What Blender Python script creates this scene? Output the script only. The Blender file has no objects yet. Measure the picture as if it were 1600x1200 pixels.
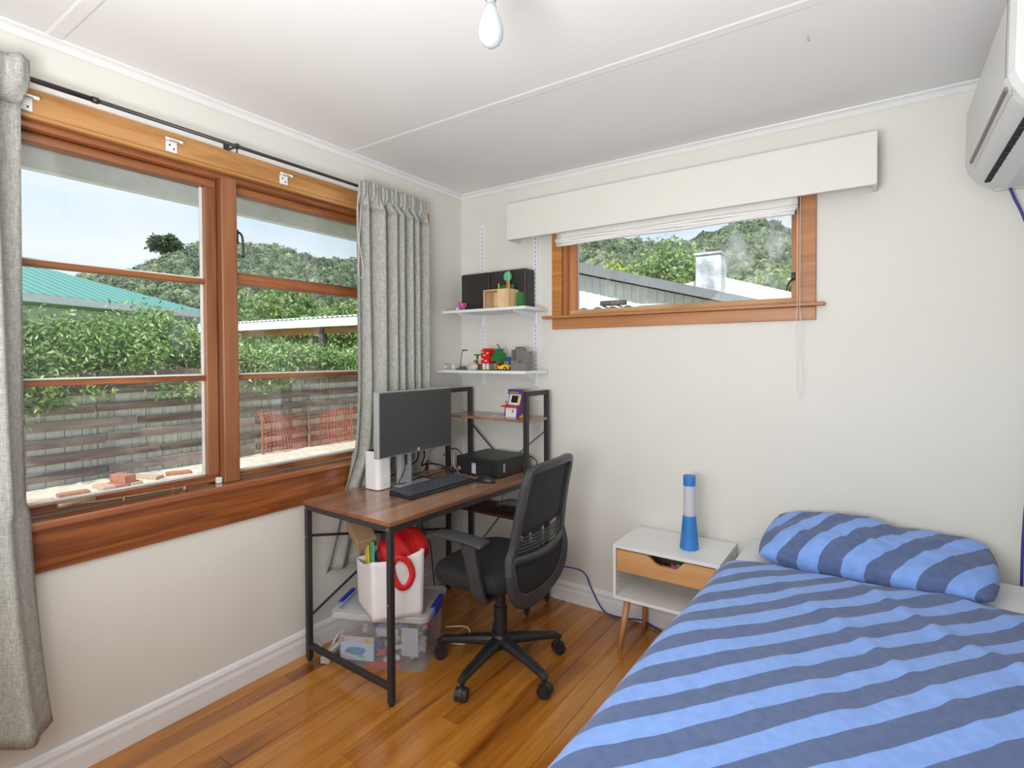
import bpy, bmesh, math, random
import numpy as np
from mathutils import Vector, Matrix
random.seed(7); rng = np.random.default_rng(7)
S = bpy.context.scene
C = S.collection
PI = math.pi

def srgb(r, g, b):
    f = lambda c: c/12.92 if c <= .04045 else ((c+.055)/1.055)**2.4
    return (f(r/255), f(g/255), f(b/255), 1)

# ------------------------------------------------------------------ camera
cd = bpy.data.cameras.new('camera'); cam = bpy.data.objects.new('camera', cd); C.objects.link(cam)
cd.sensor_fit = 'HORIZONTAL'; cd.sensor_width = 36; cd.lens = 18.930; cd.shift_y = -0.01709
cd.clip_start = .02; cd.clip_end = 1000
r_ = Vector((0.82678, 0.56250, -0.00403)); u_ = Vector((-0.00635, 0.01650, 0.99984)); f_ = Vector((-0.56248, 0.82663, -0.01722))
cam.matrix_world = Matrix(((r_.x, u_.x, -f_.x, 2.1908), (r_.y, u_.y, -f_.y, -2.6526), (r_.z, u_.z, -f_.z, 1.3640), (0, 0, 0, 1)))
S.camera = cam

# ------------------------------------------------------------------ world, sun, lamps, exposure
S.view_settings.view_transform = 'Standard'; S.view_settings.look = 'None'
S.view_settings.gamma = 1; S.view_settings.use_curve_mapping = False
S.view_settings.exposure = 0.12
w = bpy.data.worlds.new('sky'); S.world = w; w.use_nodes = True
nt = w.node_tree; nt.nodes.clear()
N = nt.nodes.new
tc = N('ShaderNodeTexCoord'); sep = N('ShaderNodeSeparateXYZ'); nt.links.new(tc.outputs['Generated'], sep.inputs[0])
rmp = N('ShaderNodeValToRGB'); nt.links.new(sep.outputs['Z'], rmp.inputs[0])
rmp.color_ramp.elements[0].position = 0.0; rmp.color_ramp.elements[0].color = (.84, .90, .96, 1)
rmp.color_ramp.elements[1].position = .75; rmp.color_ramp.elements[1].color = (.34, .54, .86, 1)
e = rmp.color_ramp.elements.new(.28); e.color = (.62, .78, .95, 1)
noi = N('ShaderNodeTexNoise'); noi.inputs['Scale'].default_value = 2.2; noi.inputs['Detail'].default_value = 6
mp = N('ShaderNodeMapping'); mp.inputs['Scale'].default_value = (1, 1, 3.5); nt.links.new(tc.outputs['Generated'], mp.inputs[0]); nt.links.new(mp.outputs[0], noi.inputs['Vector'])
r2 = N('ShaderNodeValToRGB'); nt.links.new(noi.outputs[0], r2.inputs[0])
r2.color_ramp.elements[0].position = .38; r2.color_ramp.elements[1].position = .72
mx = N('ShaderNodeMixRGB'); nt.links.new(r2.outputs[0], mx.inputs[0]); nt.links.new(rmp.outputs[0], mx.inputs[1]); mx.inputs[2].default_value = (.93, .95, .98, 1)
bg = N('ShaderNodeBackground'); bg.inputs[1].default_value = 1.05; nt.links.new(mx.outputs[0], bg.inputs[0])
wo = N('ShaderNodeOutputWorld'); nt.links.new(bg.outputs[0], wo.inputs[0])

def lamp(name, kind, loc, energy, target=None, color=(1, 1, 1), **kw):
    l = bpy.data.lights.new(name, kind); l.energy = energy; l.color = color
    for k, v in kw.items(): setattr(l, k, v)
    o = bpy.data.objects.new(name, l); C.objects.link(o); o.location = loc
    if target is not None:
        o.rotation_euler = (Vector(target)-Vector(loc)).to_track_quat('-Z', 'Y').to_euler()
    return o
lamp('sun', 'SUN', (1.7, -6, 8), 5.8, (0, 0, 0), (1, .95, .87), angle=.02)
# the photographer's flash beside the camera, fired at the ceiling
lamp('bounce_flash', 'AREA', (1.75, -2.9, 1.25), 43, (1.5, -2.1, 2.38), (.97, .985, 1), shape='DISK', size=.8)
lamp('fill_light', 'AREA', (1.3, -3.25, 1.35), 16, (1.4, -.5, .8), (.97, .985, 1), shape='DISK', size=1.7)  # added soft area light behind the camera, lifts the lower room

# ------------------------------------------------------------------ materials
MATS = {}
def newmat(name):
    m = bpy.data.materials.new(name); m.use_nodes = True
    t = m.node_tree; t.nodes.clear()
    o = t.nodes.new('ShaderNodeOutputMaterial'); b = t.nodes.new('ShaderNodeBsdfPrincipled'); t.links.new(b.outputs[0], o.inputs[0])
    MATS[name] = m
    return m, t, b, o
def noise(t, scale, detail=3, vec=None, mscale=None, coord='Object', rot=None):
    n = t.nodes.new('ShaderNodeTexNoise'); n.inputs['Scale'].default_value = scale; n.inputs['Detail'].default_value = detail
    c = t.nodes.new('ShaderNodeTexCoord')
    src = c.outputs[coord]
    if mscale:
        m = t.nodes.new('ShaderNodeMapping'); m.inputs['Scale'].default_value = mscale
        if rot: m.inputs['Rotation'].default_value = rot
        t.links.new(src, m.inputs[0]); src = m.outputs[0]
    t.links.new(src, n.inputs['Vector'])
    return n
def ramp(t, fac, stops):
    r = t.nodes.new('ShaderNodeValToRGB'); t.links.new(fac, r.inputs[0])
    el = r.color_ramp.elements
    el[0].position, el[0].color = stops[0]; el[1].position, el[1].color = stops[-1]
    for p, c in stops[1:-1]:
        q = el.new(p); q.color = c
    return r
def bump(t, b, h, strength, dist=.002):
    n = t.nodes.new('ShaderNodeBump'); n.inputs['Strength'].default_value = strength; n.inputs['Distance'].default_value = dist
    t.links.new(h, n.inputs['Height']); t.links.new(n.outputs[0], b.inputs['Normal'])
def plain(name, col, rough=.5, metal=0, var=.06, vscale=12, bumps=0, spec=.5, coat=0):
    m, t, b, o = newmat(name)
    n = noise(t, vscale)
    lo = tuple(max(0, c*(1-var)) for c in col[:3])+(1,); hi = tuple(min(1, c*(1+var)) for c in col[:3])+(1,)
    r = ramp(t, n.outputs[0], [(.3, lo), (.7, hi)]); t.links.new(r.outputs[0], b.inputs['Base Color'])
    b.inputs['Roughness'].default_value = rough; b.inputs['Metallic'].default_value = metal
    b.inputs['Specular IOR Level'].default_value = spec; b.inputs['Coat Weight'].default_value = coat
    if bumps:
        n2 = noise(t, vscale*30, 2); bump(t, b, n2.outputs[0], bumps)
    return m
def wood(name, c1, c2, c3, axis, rough=.35, scale=1.0, rand=.0, coat=0, fine=1.0, spec=.5):
    m, t, b, o = newmat(name)
    s = [9*scale]*3; s[axis] = .8*scale
    n = noise(t, 1.0, 5, mscale=tuple(s)); n.inputs['Distortion'].default_value = 1.2
    s2 = [120*fine]*3; s2[axis] = 3*fine
    n2 = noise(t, 1.0, 2, mscale=tuple(s2))
    ad = t.nodes.new('ShaderNodeMath'); ad.operation = 'MULTIPLY_ADD'; t.links.new(n2.outputs[0], ad.inputs[0]); ad.inputs[1].default_value = .28
    t.links.new(n.outputs[0], ad.inputs[2])
    src = ad.outputs[0]
    if rand:
        oi = t.nodes.new('ShaderNodeObjectInfo'); a2 = t.nodes.new('ShaderNodeMath'); a2.operation = 'MULTIPLY_ADD'
        t.links.new(oi.outputs['Random'], a2.inputs[0]); a2.inputs[1].default_value = rand; t.links.new(src, a2.inputs[2])
        a3 = t.nodes.new('ShaderNodeMath'); a3.operation = 'SUBTRACT'; t.links.new(a2.outputs[0], a3.inputs[0]); a3.inputs[1].default_value = rand/2; src = a3.outputs[0]
    r = ramp(t, src, [(.36, c1), (.62, c2), (.9, c3)]); t.links.new(r.outputs[0], b.inputs['Base Color'])
    b.inputs['Roughness'].default_value = rough; b.inputs['Coat Weight'].default_value = coat; b.inputs['Coat Roughness'].default_value = .12; b.inputs['Specular IOR Level'].default_value = spec
    bump(t, b, n2.outputs[0], .12)
    return m

M = {}
M['wall'] = plain('wall_paint', (.72, .705, .655, 1), .6, var=.015, vscale=3, bumps=.03)
M['ceil'] = plain('ceiling_paint', (.83, .825, .815, 1), .5, var=.01, vscale=2)
M['trim'] = plain('white_gloss_trim', (.80, .80, .80, 1), .3, var=.02)
M['pelmet'] = plain('cream_pelmet_paint', (.73, .72, .665, 1), .5, var=.012)
M['floor'] = wood('floorboard_wood', srgb(106, 58, 18), srgb(178, 110, 38), srgb(204, 142, 60), 1, .22, 1.0, rand=.24, coat=.5)
M['subfloor'] = plain('subfloor', srgb(46, 26, 14), .8)
M['pine'] = wood('varnished_pine', srgb(150, 98, 50), srgb(186, 134, 80), srgb(204, 156, 102), 1, .35, 1.8)
M['pine_x'] = wood('varnished_pine_across', srgb(152, 92, 40), srgb(184, 122, 58), srgb(202, 144, 82), 0, .4, 1.4)
M['rimu_y'] = wood('stained_rimu', srgb(88, 42, 20), srgb(136, 78, 40), srgb(172, 106, 56), 1, .24, 1.9, coat=.7)
M['sill'] = wood('glossy_sill', srgb(100, 52, 26), srgb(152, 88, 46), srgb(176, 112, 66), 1, .22, 1.1, coat=1.0, spec=.9)
M['rimu_z'] = wood('stained_rimu_upright', srgb(92, 54, 32), srgb(140, 88, 54), srgb(168, 114, 78), 2, .3, .8, coat=.25)
M['rimu_xz'] = wood('worn_rimu_upright', srgb(128, 78, 44), srgb(178, 116, 70), srgb(208, 158, 112), 2, .5, .9)
M['rimu_x'] = wood('stained_rimu_across', srgb(126, 76, 40), srgb(172, 114, 66), srgb(196, 140, 90), 0, .4, .9)
M['worn_x'] = wood('worn_sash_wood', srgb(138, 92, 52), srgb(190, 146, 98), srgb(214, 182, 140), 0, .6, 1.6)
M['putty'] = plain('painted_putty', srgb(222, 222, 218), .5)
M['desk'] = wood('brown_laminate', srgb(108, 76, 56), srgb(156, 114, 88), srgb(182, 142, 114), 1, .20, .9, spec=.9)
M['desk_edge'] = wood('brown_laminate_edge', srgb(96, 56, 32), srgb(134, 82, 48), srgb(150, 98, 60), 1, .4, .9)
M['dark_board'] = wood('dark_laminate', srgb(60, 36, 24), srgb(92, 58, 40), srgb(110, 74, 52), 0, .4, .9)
M['steel'] = plain('black_powder_steel', srgb(52, 51, 53), .45, .2, var=.05)
M['black'] = plain('black_plastic', srgb(38, 38, 40), .42, var=.06)
M['grey_plastic'] = plain('dark_grey_plastic', srgb(54, 55, 58), .38, var=.05)
M['seat_fabric'] = plain('black_seat_fabric', srgb(30, 30, 32), .85, var=.15, vscale=60, bumps=.2)
M['mesh_fabric'] = plain('black_mesh_fabric', srgb(44, 44, 47), .75, var=.2, vscale=220, bumps=.3)
M['screen'] = plain('monitor_screen', srgb(58, 58, 59), .36, var=.01)
M['silver'] = plain('silver_plastic', srgb(172, 174, 176), .35, .3, var=.03)
M['bezel'] = plain('bezel', srgb(64, 65, 67), .4)
M['white_plastic'] = plain('white_plastic', (.82, .82, .84, 1), .35, var=.01)
M['ac_white'] = plain('air_conditioner_white', (.68, .69, .685, 1), .4, var=.01)
M['keycap'] = plain('keycap_highlight_grey', srgb(74, 78, 86), .35, var=.15, vscale=90)  # lifted grey puts the highlights on the black keys into their colour
M['white_lam'] = plain('white_laminate', (.80, .80, .785, 1), .35, var=.015)
M['shelf_white'] = plain('white_shelf_metal', (.80, .82, .84, 1), .4, var=.01)
M['dark'] = plain('dark_recess', srgb(18, 18, 18), .8)
M['drawer'] = wood('oak_drawer_front', srgb(182, 128, 78), srgb(204, 152, 98), srgb(216, 168, 116), 0, .45, .9)
M['leg'] = wood('beech_leg', srgb(186, 130, 82), srgb(204, 148, 100), srgb(214, 162, 116), 2, .45, .9)
M['blue_plastic'] = plain('blue_plastic', srgb(52, 124, 196), .4, var=.02)
M['blue_handle'] = plain('blue_latch_plastic', srgb(28, 62, 180), .35)
M['cable'] = plain('black_cable', srgb(24, 24, 26), .5)
M['cable_blue'] = plain('blue_cable', srgb(58, 56, 140), .5)
M['cable_white'] = plain('white_cable', srgb(225, 222, 215), .45)
M['metal'] = plain('bare_metal', srgb(180, 176, 168), .3, .9)
M['aged'] = plain('aged_brass_stay', srgb(150, 128, 100), .45, .6, var=.2, vscale=60)
M['brass'] = plain('brass', srgb(200, 160, 60), .3, .9)
M['rod'] = plain('dark_rod', srgb(70, 68, 70), .4, .5)
M['sheet'] = plain('white_sheet', (.80, .81, .84, 1), .85, var=.02)
M['tote'] = plain('white_tote_fabric', (.80, .79, .81, 1), .75, var=.02, vscale=8)
M['red'] = plain('red_fabric', srgb(206, 22, 24), .65, var=.15, vscale=18)
M['red_strap'] = plain('red_strap', srgb(222, 38, 38), .6)
M['kraft'] = plain('kraft_paper', srgb(168, 136, 104), .75)
M['yellow'] = plain('yellow_plastic', srgb(238, 196, 24), .35)
M['green'] = plain('green_plastic', srgb(24, 120, 56), .4)
M['lime'] = plain('light_green', srgb(88, 186, 138), .5)
M['redp'] = plain('red_plastic', srgb(214, 30, 28), .35)
M['orange'] = plain('orange_plastic', srgb(206, 112, 44), .4)
M['pink'] = plain('pink_plastic', srgb(214, 92, 160), .45)
M['brownp'] = plain('brown_plastic', srgb(140, 88, 58), .5)
M['greyp'] = plain('grey_brick_plastic', srgb(120, 116, 112), .45)
M['lgrey'] = plain('light_grey_plastic', srgb(190, 188, 184), .45, var=.15, vscale=120)
M['bluep'] = plain('toy_blue_plastic', srgb(34, 84, 170), .4)
M['ply'] = wood('plywood', srgb(196, 160, 112), srgb(220, 188, 142), srgb(230, 204, 164), 2, .6, 1.5)
M['purple'] = plain('purple_print', srgb(96, 60, 140), .4, var=.3, vscale=40)
M['paper'] = plain('paper', srgb(226, 226, 222), .7)
M['sticker'] = plain('pale_sticker', srgb(186, 190, 204), .5)
M['soffit'] = plain('white_soffit', (.88, .88, .88, 1), .6)
M['fence'] = wood('weathered_board', srgb(84, 72, 64), srgb(128, 112, 102), srgb(160, 146, 136), 1, .9, 1.6, rand=.3)
M['paling'] = wood('pale_paling', srgb(150, 144, 130), srgb(192, 190, 180), srgb(212, 214, 206), 2, .9, 1.2, rand=.3)
M['post'] = plain('old_post', srgb(78, 70, 66), .9, var=.2)
M['ground'] = plain('pale_gravel', srgb(198, 190, 176), .95, var=.2, vscale=9, bumps=.5)
M['grass'] = plain('valley_grass', srgb(110, 130, 70), .95, var=.2, vscale=.3)
M['brick'] = plain('red_brick', srgb(166, 112, 90), .9, var=.2, vscale=30)
M['brick_pale'] = plain('pale_brick', srgb(182, 156, 140), .9, var=.15, vscale=30)
M['net'] = plain('orange_net', srgb(232, 104, 62), .6)
M['housewall'] = plain('house_wall_white', srgb(222, 222, 218), .8)
M['gutter'] = plain('white_gutter', srgb(228, 230, 232), .5)
M['greyroof'] = plain('grey_roof', srgb(120, 124, 130), .7, var=.1)
M['whiteroof'] = plain('white_roof', srgb(232, 234, 234), .6)
M['bark'] = plain('bark', srgb(104, 84, 64), .9, var=.25, vscale=20)
M['twig'] = plain('bare_twig', srgb(150, 126, 104), .9)

# teal corrugated iron
m, t, b, o = newmat('teal_corrugated'); M['teal'] = m
wv = t.nodes.new('ShaderNodeTexWave'); wv.inputs['Scale'].default_value = 1.3; cc = t.nodes.new('ShaderNodeTexCoord'); t.links.new(cc.outputs['UV'], wv.inputs['Vector'])
rr = ramp(t, wv.outputs[0], [(.0, srgb(66, 128, 118)), (1, srgb(104, 164, 152))]); t.links.new(rr.outputs[0], b.inputs['Base Color']); b.inputs['Roughness'].default_value = .5
bump(t, b, wv.outputs[0], .5, .03)
# white-wash chimney
m, t, b, o = newmat('chimney_render'); M['chimney'] = m
n = noise(t, 3, 6); rr = ramp(t, n.outputs[0], [(.35, srgb(128, 132, 138)), (.55, srgb(196, 202, 208)), (.8, srgb(220, 224, 228))]); t.links.new(rr.outputs[0], b.inputs['Base Color']); b.inputs['Roughness'].default_value = .9
# linen
def linen(name, c1, c2):
    m, t, b, o = newmat(name)
    a = noise(t, 1, 2, mscale=(60, 60, 500)); c = noise(t, 1, 2, mscale=(420, 420, 30))
    ad = t.nodes.new('ShaderNodeMath'); ad.operation = 'ADD'; t.links.new(a.outputs[0], ad.inputs[0]); t.links.new(c.outputs[0], ad.inputs[1])
    ad2 = t.nodes.new('ShaderNodeMath'); ad2.operation = 'MULTIPLY'; t.links.new(ad.outputs[0], ad2.inputs[0]); ad2.inputs[1].default_value = .5
    r = ramp(t, ad2.outputs[0], [(.38, c1), (.62, c2)]); t.links.new(r.outputs[0], b.inputs['Base Color'])
    b.inputs['Roughness'].default_value = .9; bump(t, b, ad2.outputs[0], .3)
    tr = t.nodes.new('ShaderNodeBsdfTranslucent'); t.links.new(r.outputs[0], tr.inputs[0])
    mx = t.nodes.new('ShaderNodeMixShader'); mx.inputs[0].default_value = .22
    t.links.new(b.outputs[0], mx.inputs[1]); t.links.new(tr.outputs[0], mx.inputs[2]); t.links.new(mx.outputs[0], o.inputs[0])
    return m
M['linen'] = linen('grey_linen', srgb(160, 160, 154), srgb(210, 210, 203))
M['blind_white'] = plain('white_blind_cloth', (.82, .815, .79, 1), .8, var=.02)
M['blindfab'] = linen('white_blind_fabric', srgb(226, 225, 220), srgb(240, 239, 235))
# striped bedding: stripes run diagonally in the unrolled cloth coordinates
def striped(name, ang, phase, period, coord='UV'):
    m, t, b, o = newmat(name)
    c = t.nodes.new('ShaderNodeTexCoord'); sp = t.nodes.new('ShaderNodeSeparateXYZ'); t.links.new(c.outputs[coord], sp.inputs[0])
    def mth(op, a, bb, third=None):
        n = t.nodes.new('ShaderNodeMath'); n.operation = op
        for i, v in enumerate((a, bb, third)):
            if v is None: continue
            if isinstance(v, (int, float)): n.inputs[i].default_value = v
            else: t.links.new(v, n.inputs[i])
        return n.outputs[0]
    s = mth('MULTIPLY_ADD', sp.outputs[0], -math.sin(ang), mth('MULTIPLY', sp.outputs[1], math.cos(ang)))
    s = mth('ADD', s, -phase)
    fr = mth('MODULO', mth('ADD', mth('DIVIDE', s, period), 100.0), 1.0)
    g = mth('LESS_THAN', fr, .485)
    n = noise(t, 40, 4); n2 = noise(t, 700, 2)
    la = ramp(t, n.outputs[0], [(.3, srgb(122, 160, 228)), (.7, srgb(134, 172, 238))])
    da = ramp(t, n.outputs[0], [(.3, srgb(80, 97, 138)), (.7, srgb(92, 111, 152))])
    mx = t.nodes.new('ShaderNodeMixRGB'); t.links.new(g, mx.inputs[0]); t.links.new(da.outputs[0], mx.inputs[1]); t.links.new(la.outputs[0], mx.inputs[2])
    t.links.new(mx.outputs[0], b.inputs['Base Color']); b.inputs['Roughness'].default_value = .88; b.inputs['Sheen Weight'].default_value = .15
    bump(t, b, n2.outputs[0], .12)
    return m
M['duvet'] = striped('striped_duvet_cotton', math.radians(50), -2.0845, .1095)
M['pillow'] = striped('striped_pillow_cotton', math.radians(58), .02, .118)
# glass
def glass(name, tint=(.97, .985, .98, 1), refl=1.0, smear=0):
    m, t, b, o = newmat(name)
    t.nodes.remove(b)
    tr = t.nodes.new('ShaderNodeBsdfTransparent'); tr.inputs[0].default_value = tint
    gl = t.nodes.new('ShaderNodeBsdfGlossy'); gl.inputs['Roughness'].default_value = .02
    fr = t.nodes.new('ShaderNodeFresnel'); fr.inputs[0].default_value = 1.45
    mu = t.nodes.new('ShaderNodeMath'); mu.operation = 'MULTIPLY'; t.links.new(fr.outputs[0], mu.inputs[0]); mu.inputs[1].default_value = refl
    mx = t.nodes.new('ShaderNodeMixShader'); t.links.new(mu.outputs[0], mx.inputs[0]); t.links.new(tr.outputs[0], mx.inputs[1]); t.links.new(gl.outputs[0], mx.inputs[2])
    last = mx.outputs[0]
    if smear:
        df = t.nodes.new('ShaderNodeBsdfDiffuse'); df.inputs[0].default_value = (.85, .88, .9, 1)
        n = noise(t, 1, 5, mscale=(7, 7, 3)); r = ramp(t, n.outputs[0], [(.58, (0, 0, 0, 1)), (.8, (smear, smear, smear, 1))])
        m2 = t.nodes.new('ShaderNodeMixShader'); t.links.new(r.outputs[0], m2.inputs[0]); t.links.new(last, m2.inputs[1]); t.links.new(df.outputs[0], m2.inputs[2]); last = m2.outputs[0]
    t.links.new(last, o.inputs[0])
    return m
M['glass'] = glass('window_glass', smear=.10)
M['glass2'] = glass('smeared_window_glass', smear=.45)
# clear frosted plastic
def plastic(name, col, alpha):
    m, t, b, o = newmat(name)
    tr = t.nodes.new('ShaderNodeBsdfTransparent'); tr.inputs[0].default_value = (.93, .94, .95, 1)
    b.inputs['Base Color'].default_value = col; b.inputs['Roughness'].default_value = .25
    mx = t.nodes.new('ShaderNodeMixShader'); mx.inputs[0].default_value = alpha
    t.links.new(tr.outputs[0], mx.inputs[1]); t.links.new(b.outputs[0], mx.inputs[2]); t.links.new(mx.outputs[0], o.inputs[0])
    return m
M['clear'] = plastic('clear_plastic', (.72, .74, .77, 1), .22)
M['lid'] = plastic('frosted_lid_plastic', (.74, .76, .79, 1), .5)
M['smoke'] = plastic('smoked_acrylic', (.055, .048, .045, 1), .80)
M['lava'] = plastic('cloudy_lamp_liquid', (.66, .67, .74, 1), .82)
M['bulb'] = plain('frosted_bulb', (.50, .55, .57, 1), .12, var=.01)
# leaves
def leafmat(name, c1, c2, c3, rough=.5, tl=.3):
    m, t, b, o = newmat(name)
    g = t.nodes.new('ShaderNodeNewGeometry')
    r = ramp(t, g.outputs['Random Per Island'], [(0, c1), (.5, c2), (1, c3)])
    t.links.new(r.outputs[0], b.inputs['Base Color']); b.inputs['Roughness'].default_value = rough
    tr = t.nodes.new('ShaderNodeBsdfTranslucent'); t.links.new(r.outputs[0], tr.inputs[0])
    mx = t.nodes.new('ShaderNodeMixShader'); mx.inputs[0].default_value = tl
    t.links.new(b.outputs[0], mx.inputs[1]); t.links.new(tr.outputs[0], mx.inputs[2]); t.links.new(mx.outputs[0], o.inputs[0])
    return m
M['hedge'] = leafmat('hedge_leaf', srgb(78, 118, 60), srgb(128, 164, 94), srgb(196, 212, 150), .35)
M['leaf_mid'] = leafmat('mid_green_leaf', srgb(90, 122, 70), srgb(132, 160, 94), srgb(168, 188, 124))
M['leaf_yel'] = leafmat('yellow_green_leaf', srgb(128, 150, 60), srgb(172, 188, 84), srgb(206, 208, 118))
M['leaf_dark'] = leafmat('dark_leaf', srgb(58, 78, 52), srgb(84, 104, 70), srgb(104, 122, 84))
M['canopy'] = leafmat('forest_canopy', srgb(66, 92, 56), srgb(92, 118, 72), srgb(126, 144, 90), .8, .0)

# ------------------------------------------------------------------ helpers
MW = {}
def thing(name, label, cat, loc=(0, 0, 0), rz=0, group=None):
    o = bpy.data.objects.new(name, None); C.objects.link(o)
    o.empty_display_size = .05
    o.location = loc; o.rotation_euler = (0, 0, rz)
    MW[o] = Matrix.Translation(Vector(loc)) @ Matrix.Rotation(rz, 4, 'Z')
    tag(o, label, cat, group)
    return o
def tag(o, label=None, cat=None, group=None, kind=None):
    if label: o['label'] = label
    if cat: o['category'] = cat
    if group: o['group'] = group
    if kind: o['kind'] = kind
    return o
def obj(name, bm, mat, parent=None, world=False, smooth=False, label=None, mats=None):
    if world and parent is not None: bmesh.ops.transform(bm, matrix=MW[parent].inverted(), verts=bm.verts)
    me = bpy.data.meshes.new(name); bm.normal_update(); bm.to_mesh(me); bm.free()
    if smooth:
        for p in me.polygons: p.use_smooth = True
    me.materials.append(M[mat])
    for k in (mats or []): me.materials.append(M[k])
    o = bpy.data.objects.new(name, me); C.objects.link(o)
    if parent is not None:
        o.parent = parent; MW[o] = MW[parent]
    else: MW[o] = Matrix.Identity(4)
    if label: o['label'] = label
    return o
def struct(name, bm, mat, label=None, smooth=False):
    o = obj(name, bm, mat, smooth=smooth); o['kind'] = 'structure'
    if label: o['label'] = label
    return o
def B():
    return bmesh.new()
def box(bm, lo, hi, bev=0, seg=1, mat=None):
    vs = [bm.verts.new((x, y, z)) for x in (lo[0], hi[0]) for y in (lo[1], hi[1]) for z in (lo[2], hi[2])]
    f = [(0, 1, 3, 2), (4, 6, 7, 5), (0, 4, 5, 1), (2, 3, 7, 6), (0, 2, 6, 4), (1, 5, 7, 3)]
    fs = [bm.faces.new([vs[i] for i in q]) for q in f]
    if bev:
        es = list({e for q in fs for e in q.edges})
        r = bmesh.ops.bevel(bm, geom=es, offset=bev, segments=seg, affect='EDGES', profile=.5)
        vs = list({v for q in r['faces'] for v in q.verts} | {v for v in vs if v.is_valid})
    return vs
def xf(bm, vs, mtx):
    bmesh.ops.transform(bm, matrix=mtx, verts=[v for v in vs if v.is_valid])
def obox(bm, c, size, rot=(0, 0, 0), bev=0, seg=1):
    h = [s/2 for s in size]
    vs = box(bm, [-k for k in h], h, bev, seg)
    from mathutils import Euler
    xf(bm, vs, Matrix.Translation(Vector(c)) @ Euler(rot).to_matrix().to_4x4())
    return vs
def bar(bm, a, b_, wdt, hgt, up=(0, 0, 1)):
    a, b_ = Vector(a), Vector(b_); d = (b_-a); L = d.length; d.normalize()
    s = d.cross(Vector(up))
    if s.length < 1e-4: s = d.cross(Vector((1, 0, 0)))
    s.normalize(); u = s.cross(d)
    m = Matrix(((d.x, s.x, u.x, a.x), (d.y, s.y, u.y, a.y), (d.z, s.z, u.z, a.z), (0, 0, 0, 1)))
    vs = box(bm, (0, -wdt/2, -hgt/2), (L, wdt/2, hgt/2)); xf(bm, vs, m); return vs
def sweep(bm, pts, ra, rb=None, n=8, closed=False, up=None, power=2.0, caps=True):
    """tube along pts; ra/rb are half-widths (scalar or per point); power>2 squares the section"""
    P = [Vector(p) for p in pts]; k = len(P)
    if rb is None: rb = ra
    RA = ra if hasattr(ra, '__len__') else [ra]*k; RB = rb if hasattr(rb, '__len__') else [rb]*k
    rings = []; prev = None
    for i in range(k):
        if closed: tng = P[(i+1) % k]-P[i-1]
        else: tng = P[min(i+1, k-1)]-P[max(i-1, 0)]
        tng.normalize()
        if up is not None: s = tng.cross(Vector(up))
        elif prev is None:
            s = tng.cross(Vector((0, 0, 1)))
            if s.length < .05: s = tng.cross(Vector((1, 0, 0)))
        else: s = prev-tng*prev.dot(tng)
        if s.length < 1e-5: s = prev if prev is not None else tng.orthogonal()
        s = s.normalized(); prev = s; u = s.cross(tng)
        ring = []
        for j in range(n):
            a = 2*PI*(j+.5)/n; ca, sa = math.cos(a), math.sin(a)
            q = (abs(ca)**power+abs(sa)**power)**(-1/power)
            ring.append(bm.verts.new(P[i]+s*(RA[i]*ca*q)+u*(RB[i]*sa*q)))
        rings.append(ring)
    rng_ = range(k) if closed else range(k-1)
    for i in rng_:
        a, b_ = rings[i], rings[(i+1) % k]
        for j in range(n): bm.faces.new((a[j], a[(j+1) % n], b_[(j+1) % n], b_[j]))
    if caps and not closed:
        bm.faces.new(rings[0][::-1]); bm.faces.new(rings[-1])
def smoothpath(pts, k=6, closed=False):
    P = [Vector(p) for p in pts]; n = len(P); out = []
    rg = range(n) if closed else range(n-1)
    for i in rg:
        if closed: a, b_, c, d = P[i-1], P[i], P[(i+1) % n], P[(i+2) % n]
        else: a, b_, c, d = P[max(i-1, 0)], P[i], P[i+1], P[min(i+2, n-1)]
        for j in range(k):
            t = j/k
            out.append(.5*((2*b_)+(c-a)*t+(2*a-5*b_+4*c-d)*t*t+(3*b_-a-3*c+d)*t**3))
    if not closed: out.append(P[-1])
    return out
def lathe(bm, prof, c=(0, 0, 0), n=20):
    rings = []
    for r, z in prof:
        rings.append([bm.verts.new((c[0]+max(r, 1e-4)*math.cos(2*PI*j/n), c[1]+max(r, 1e-4)*math.sin(2*PI*j/n), c[2]+z)) for j in range(n)])
    for a, b_ in zip(rings, rings[1:]):
        for j in range(n): bm.faces.new((a[j], a[(j+1) % n], b_[(j+1) % n], b_[j]))
    bm.faces.new(rings[0][::-1]); bm.faces.new(rings[-1])
def cyl(bm, a, b_, r, n=12, r2=None):
    sweep(bm, [a, b_], [r, r if r2 is None else r2], n=n)
def prism(bm, poly, axis, lo, hi):
    """extrude 2-D polygon along axis (0=x: poly in y,z; 1=y: poly in x,z; 2=z: poly in x,y)"""
    def mk(p, v):
        return {0: (v, p[0], p[1]), 1: (p[0], v, p[1]), 2: (p[0], p[1], v)}[axis]
    a = [bm.verts.new(mk(p, lo)) for p in poly]; b_ = [bm.verts.new(mk(p, hi)) for p in poly]
    n = len(poly)
    bm.faces.new(a[::-1]); bm.faces.new(b_)
    for i in range(n): bm.faces.new((a[i], a[(i+1) % n], b_[(i+1) % n], b_[i]))
    bmesh.ops.recalc_face_normals(bm, faces=bm.faces)
def grid(bm, fn, nu, nv, closed_u=False):
    V = [[bm.verts.new(fn(i/(nu-1 if not closed_u else nu), j/(nv-1))) for j in range(nv)] for i in range(nu)]
    for i in range(nu if closed_u else nu-1):
        for j in range(nv-1):
            bm.faces.new((V[i][j], V[(i+1) % nu][j], V[(i+1) % nu][j+1], V[i][j+1]))
    return V
def solid(o, th, off=0):
    m = o.modifiers.new('solid', 'SOLIDIFY'); m.thickness = th; m.offset = off
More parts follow.
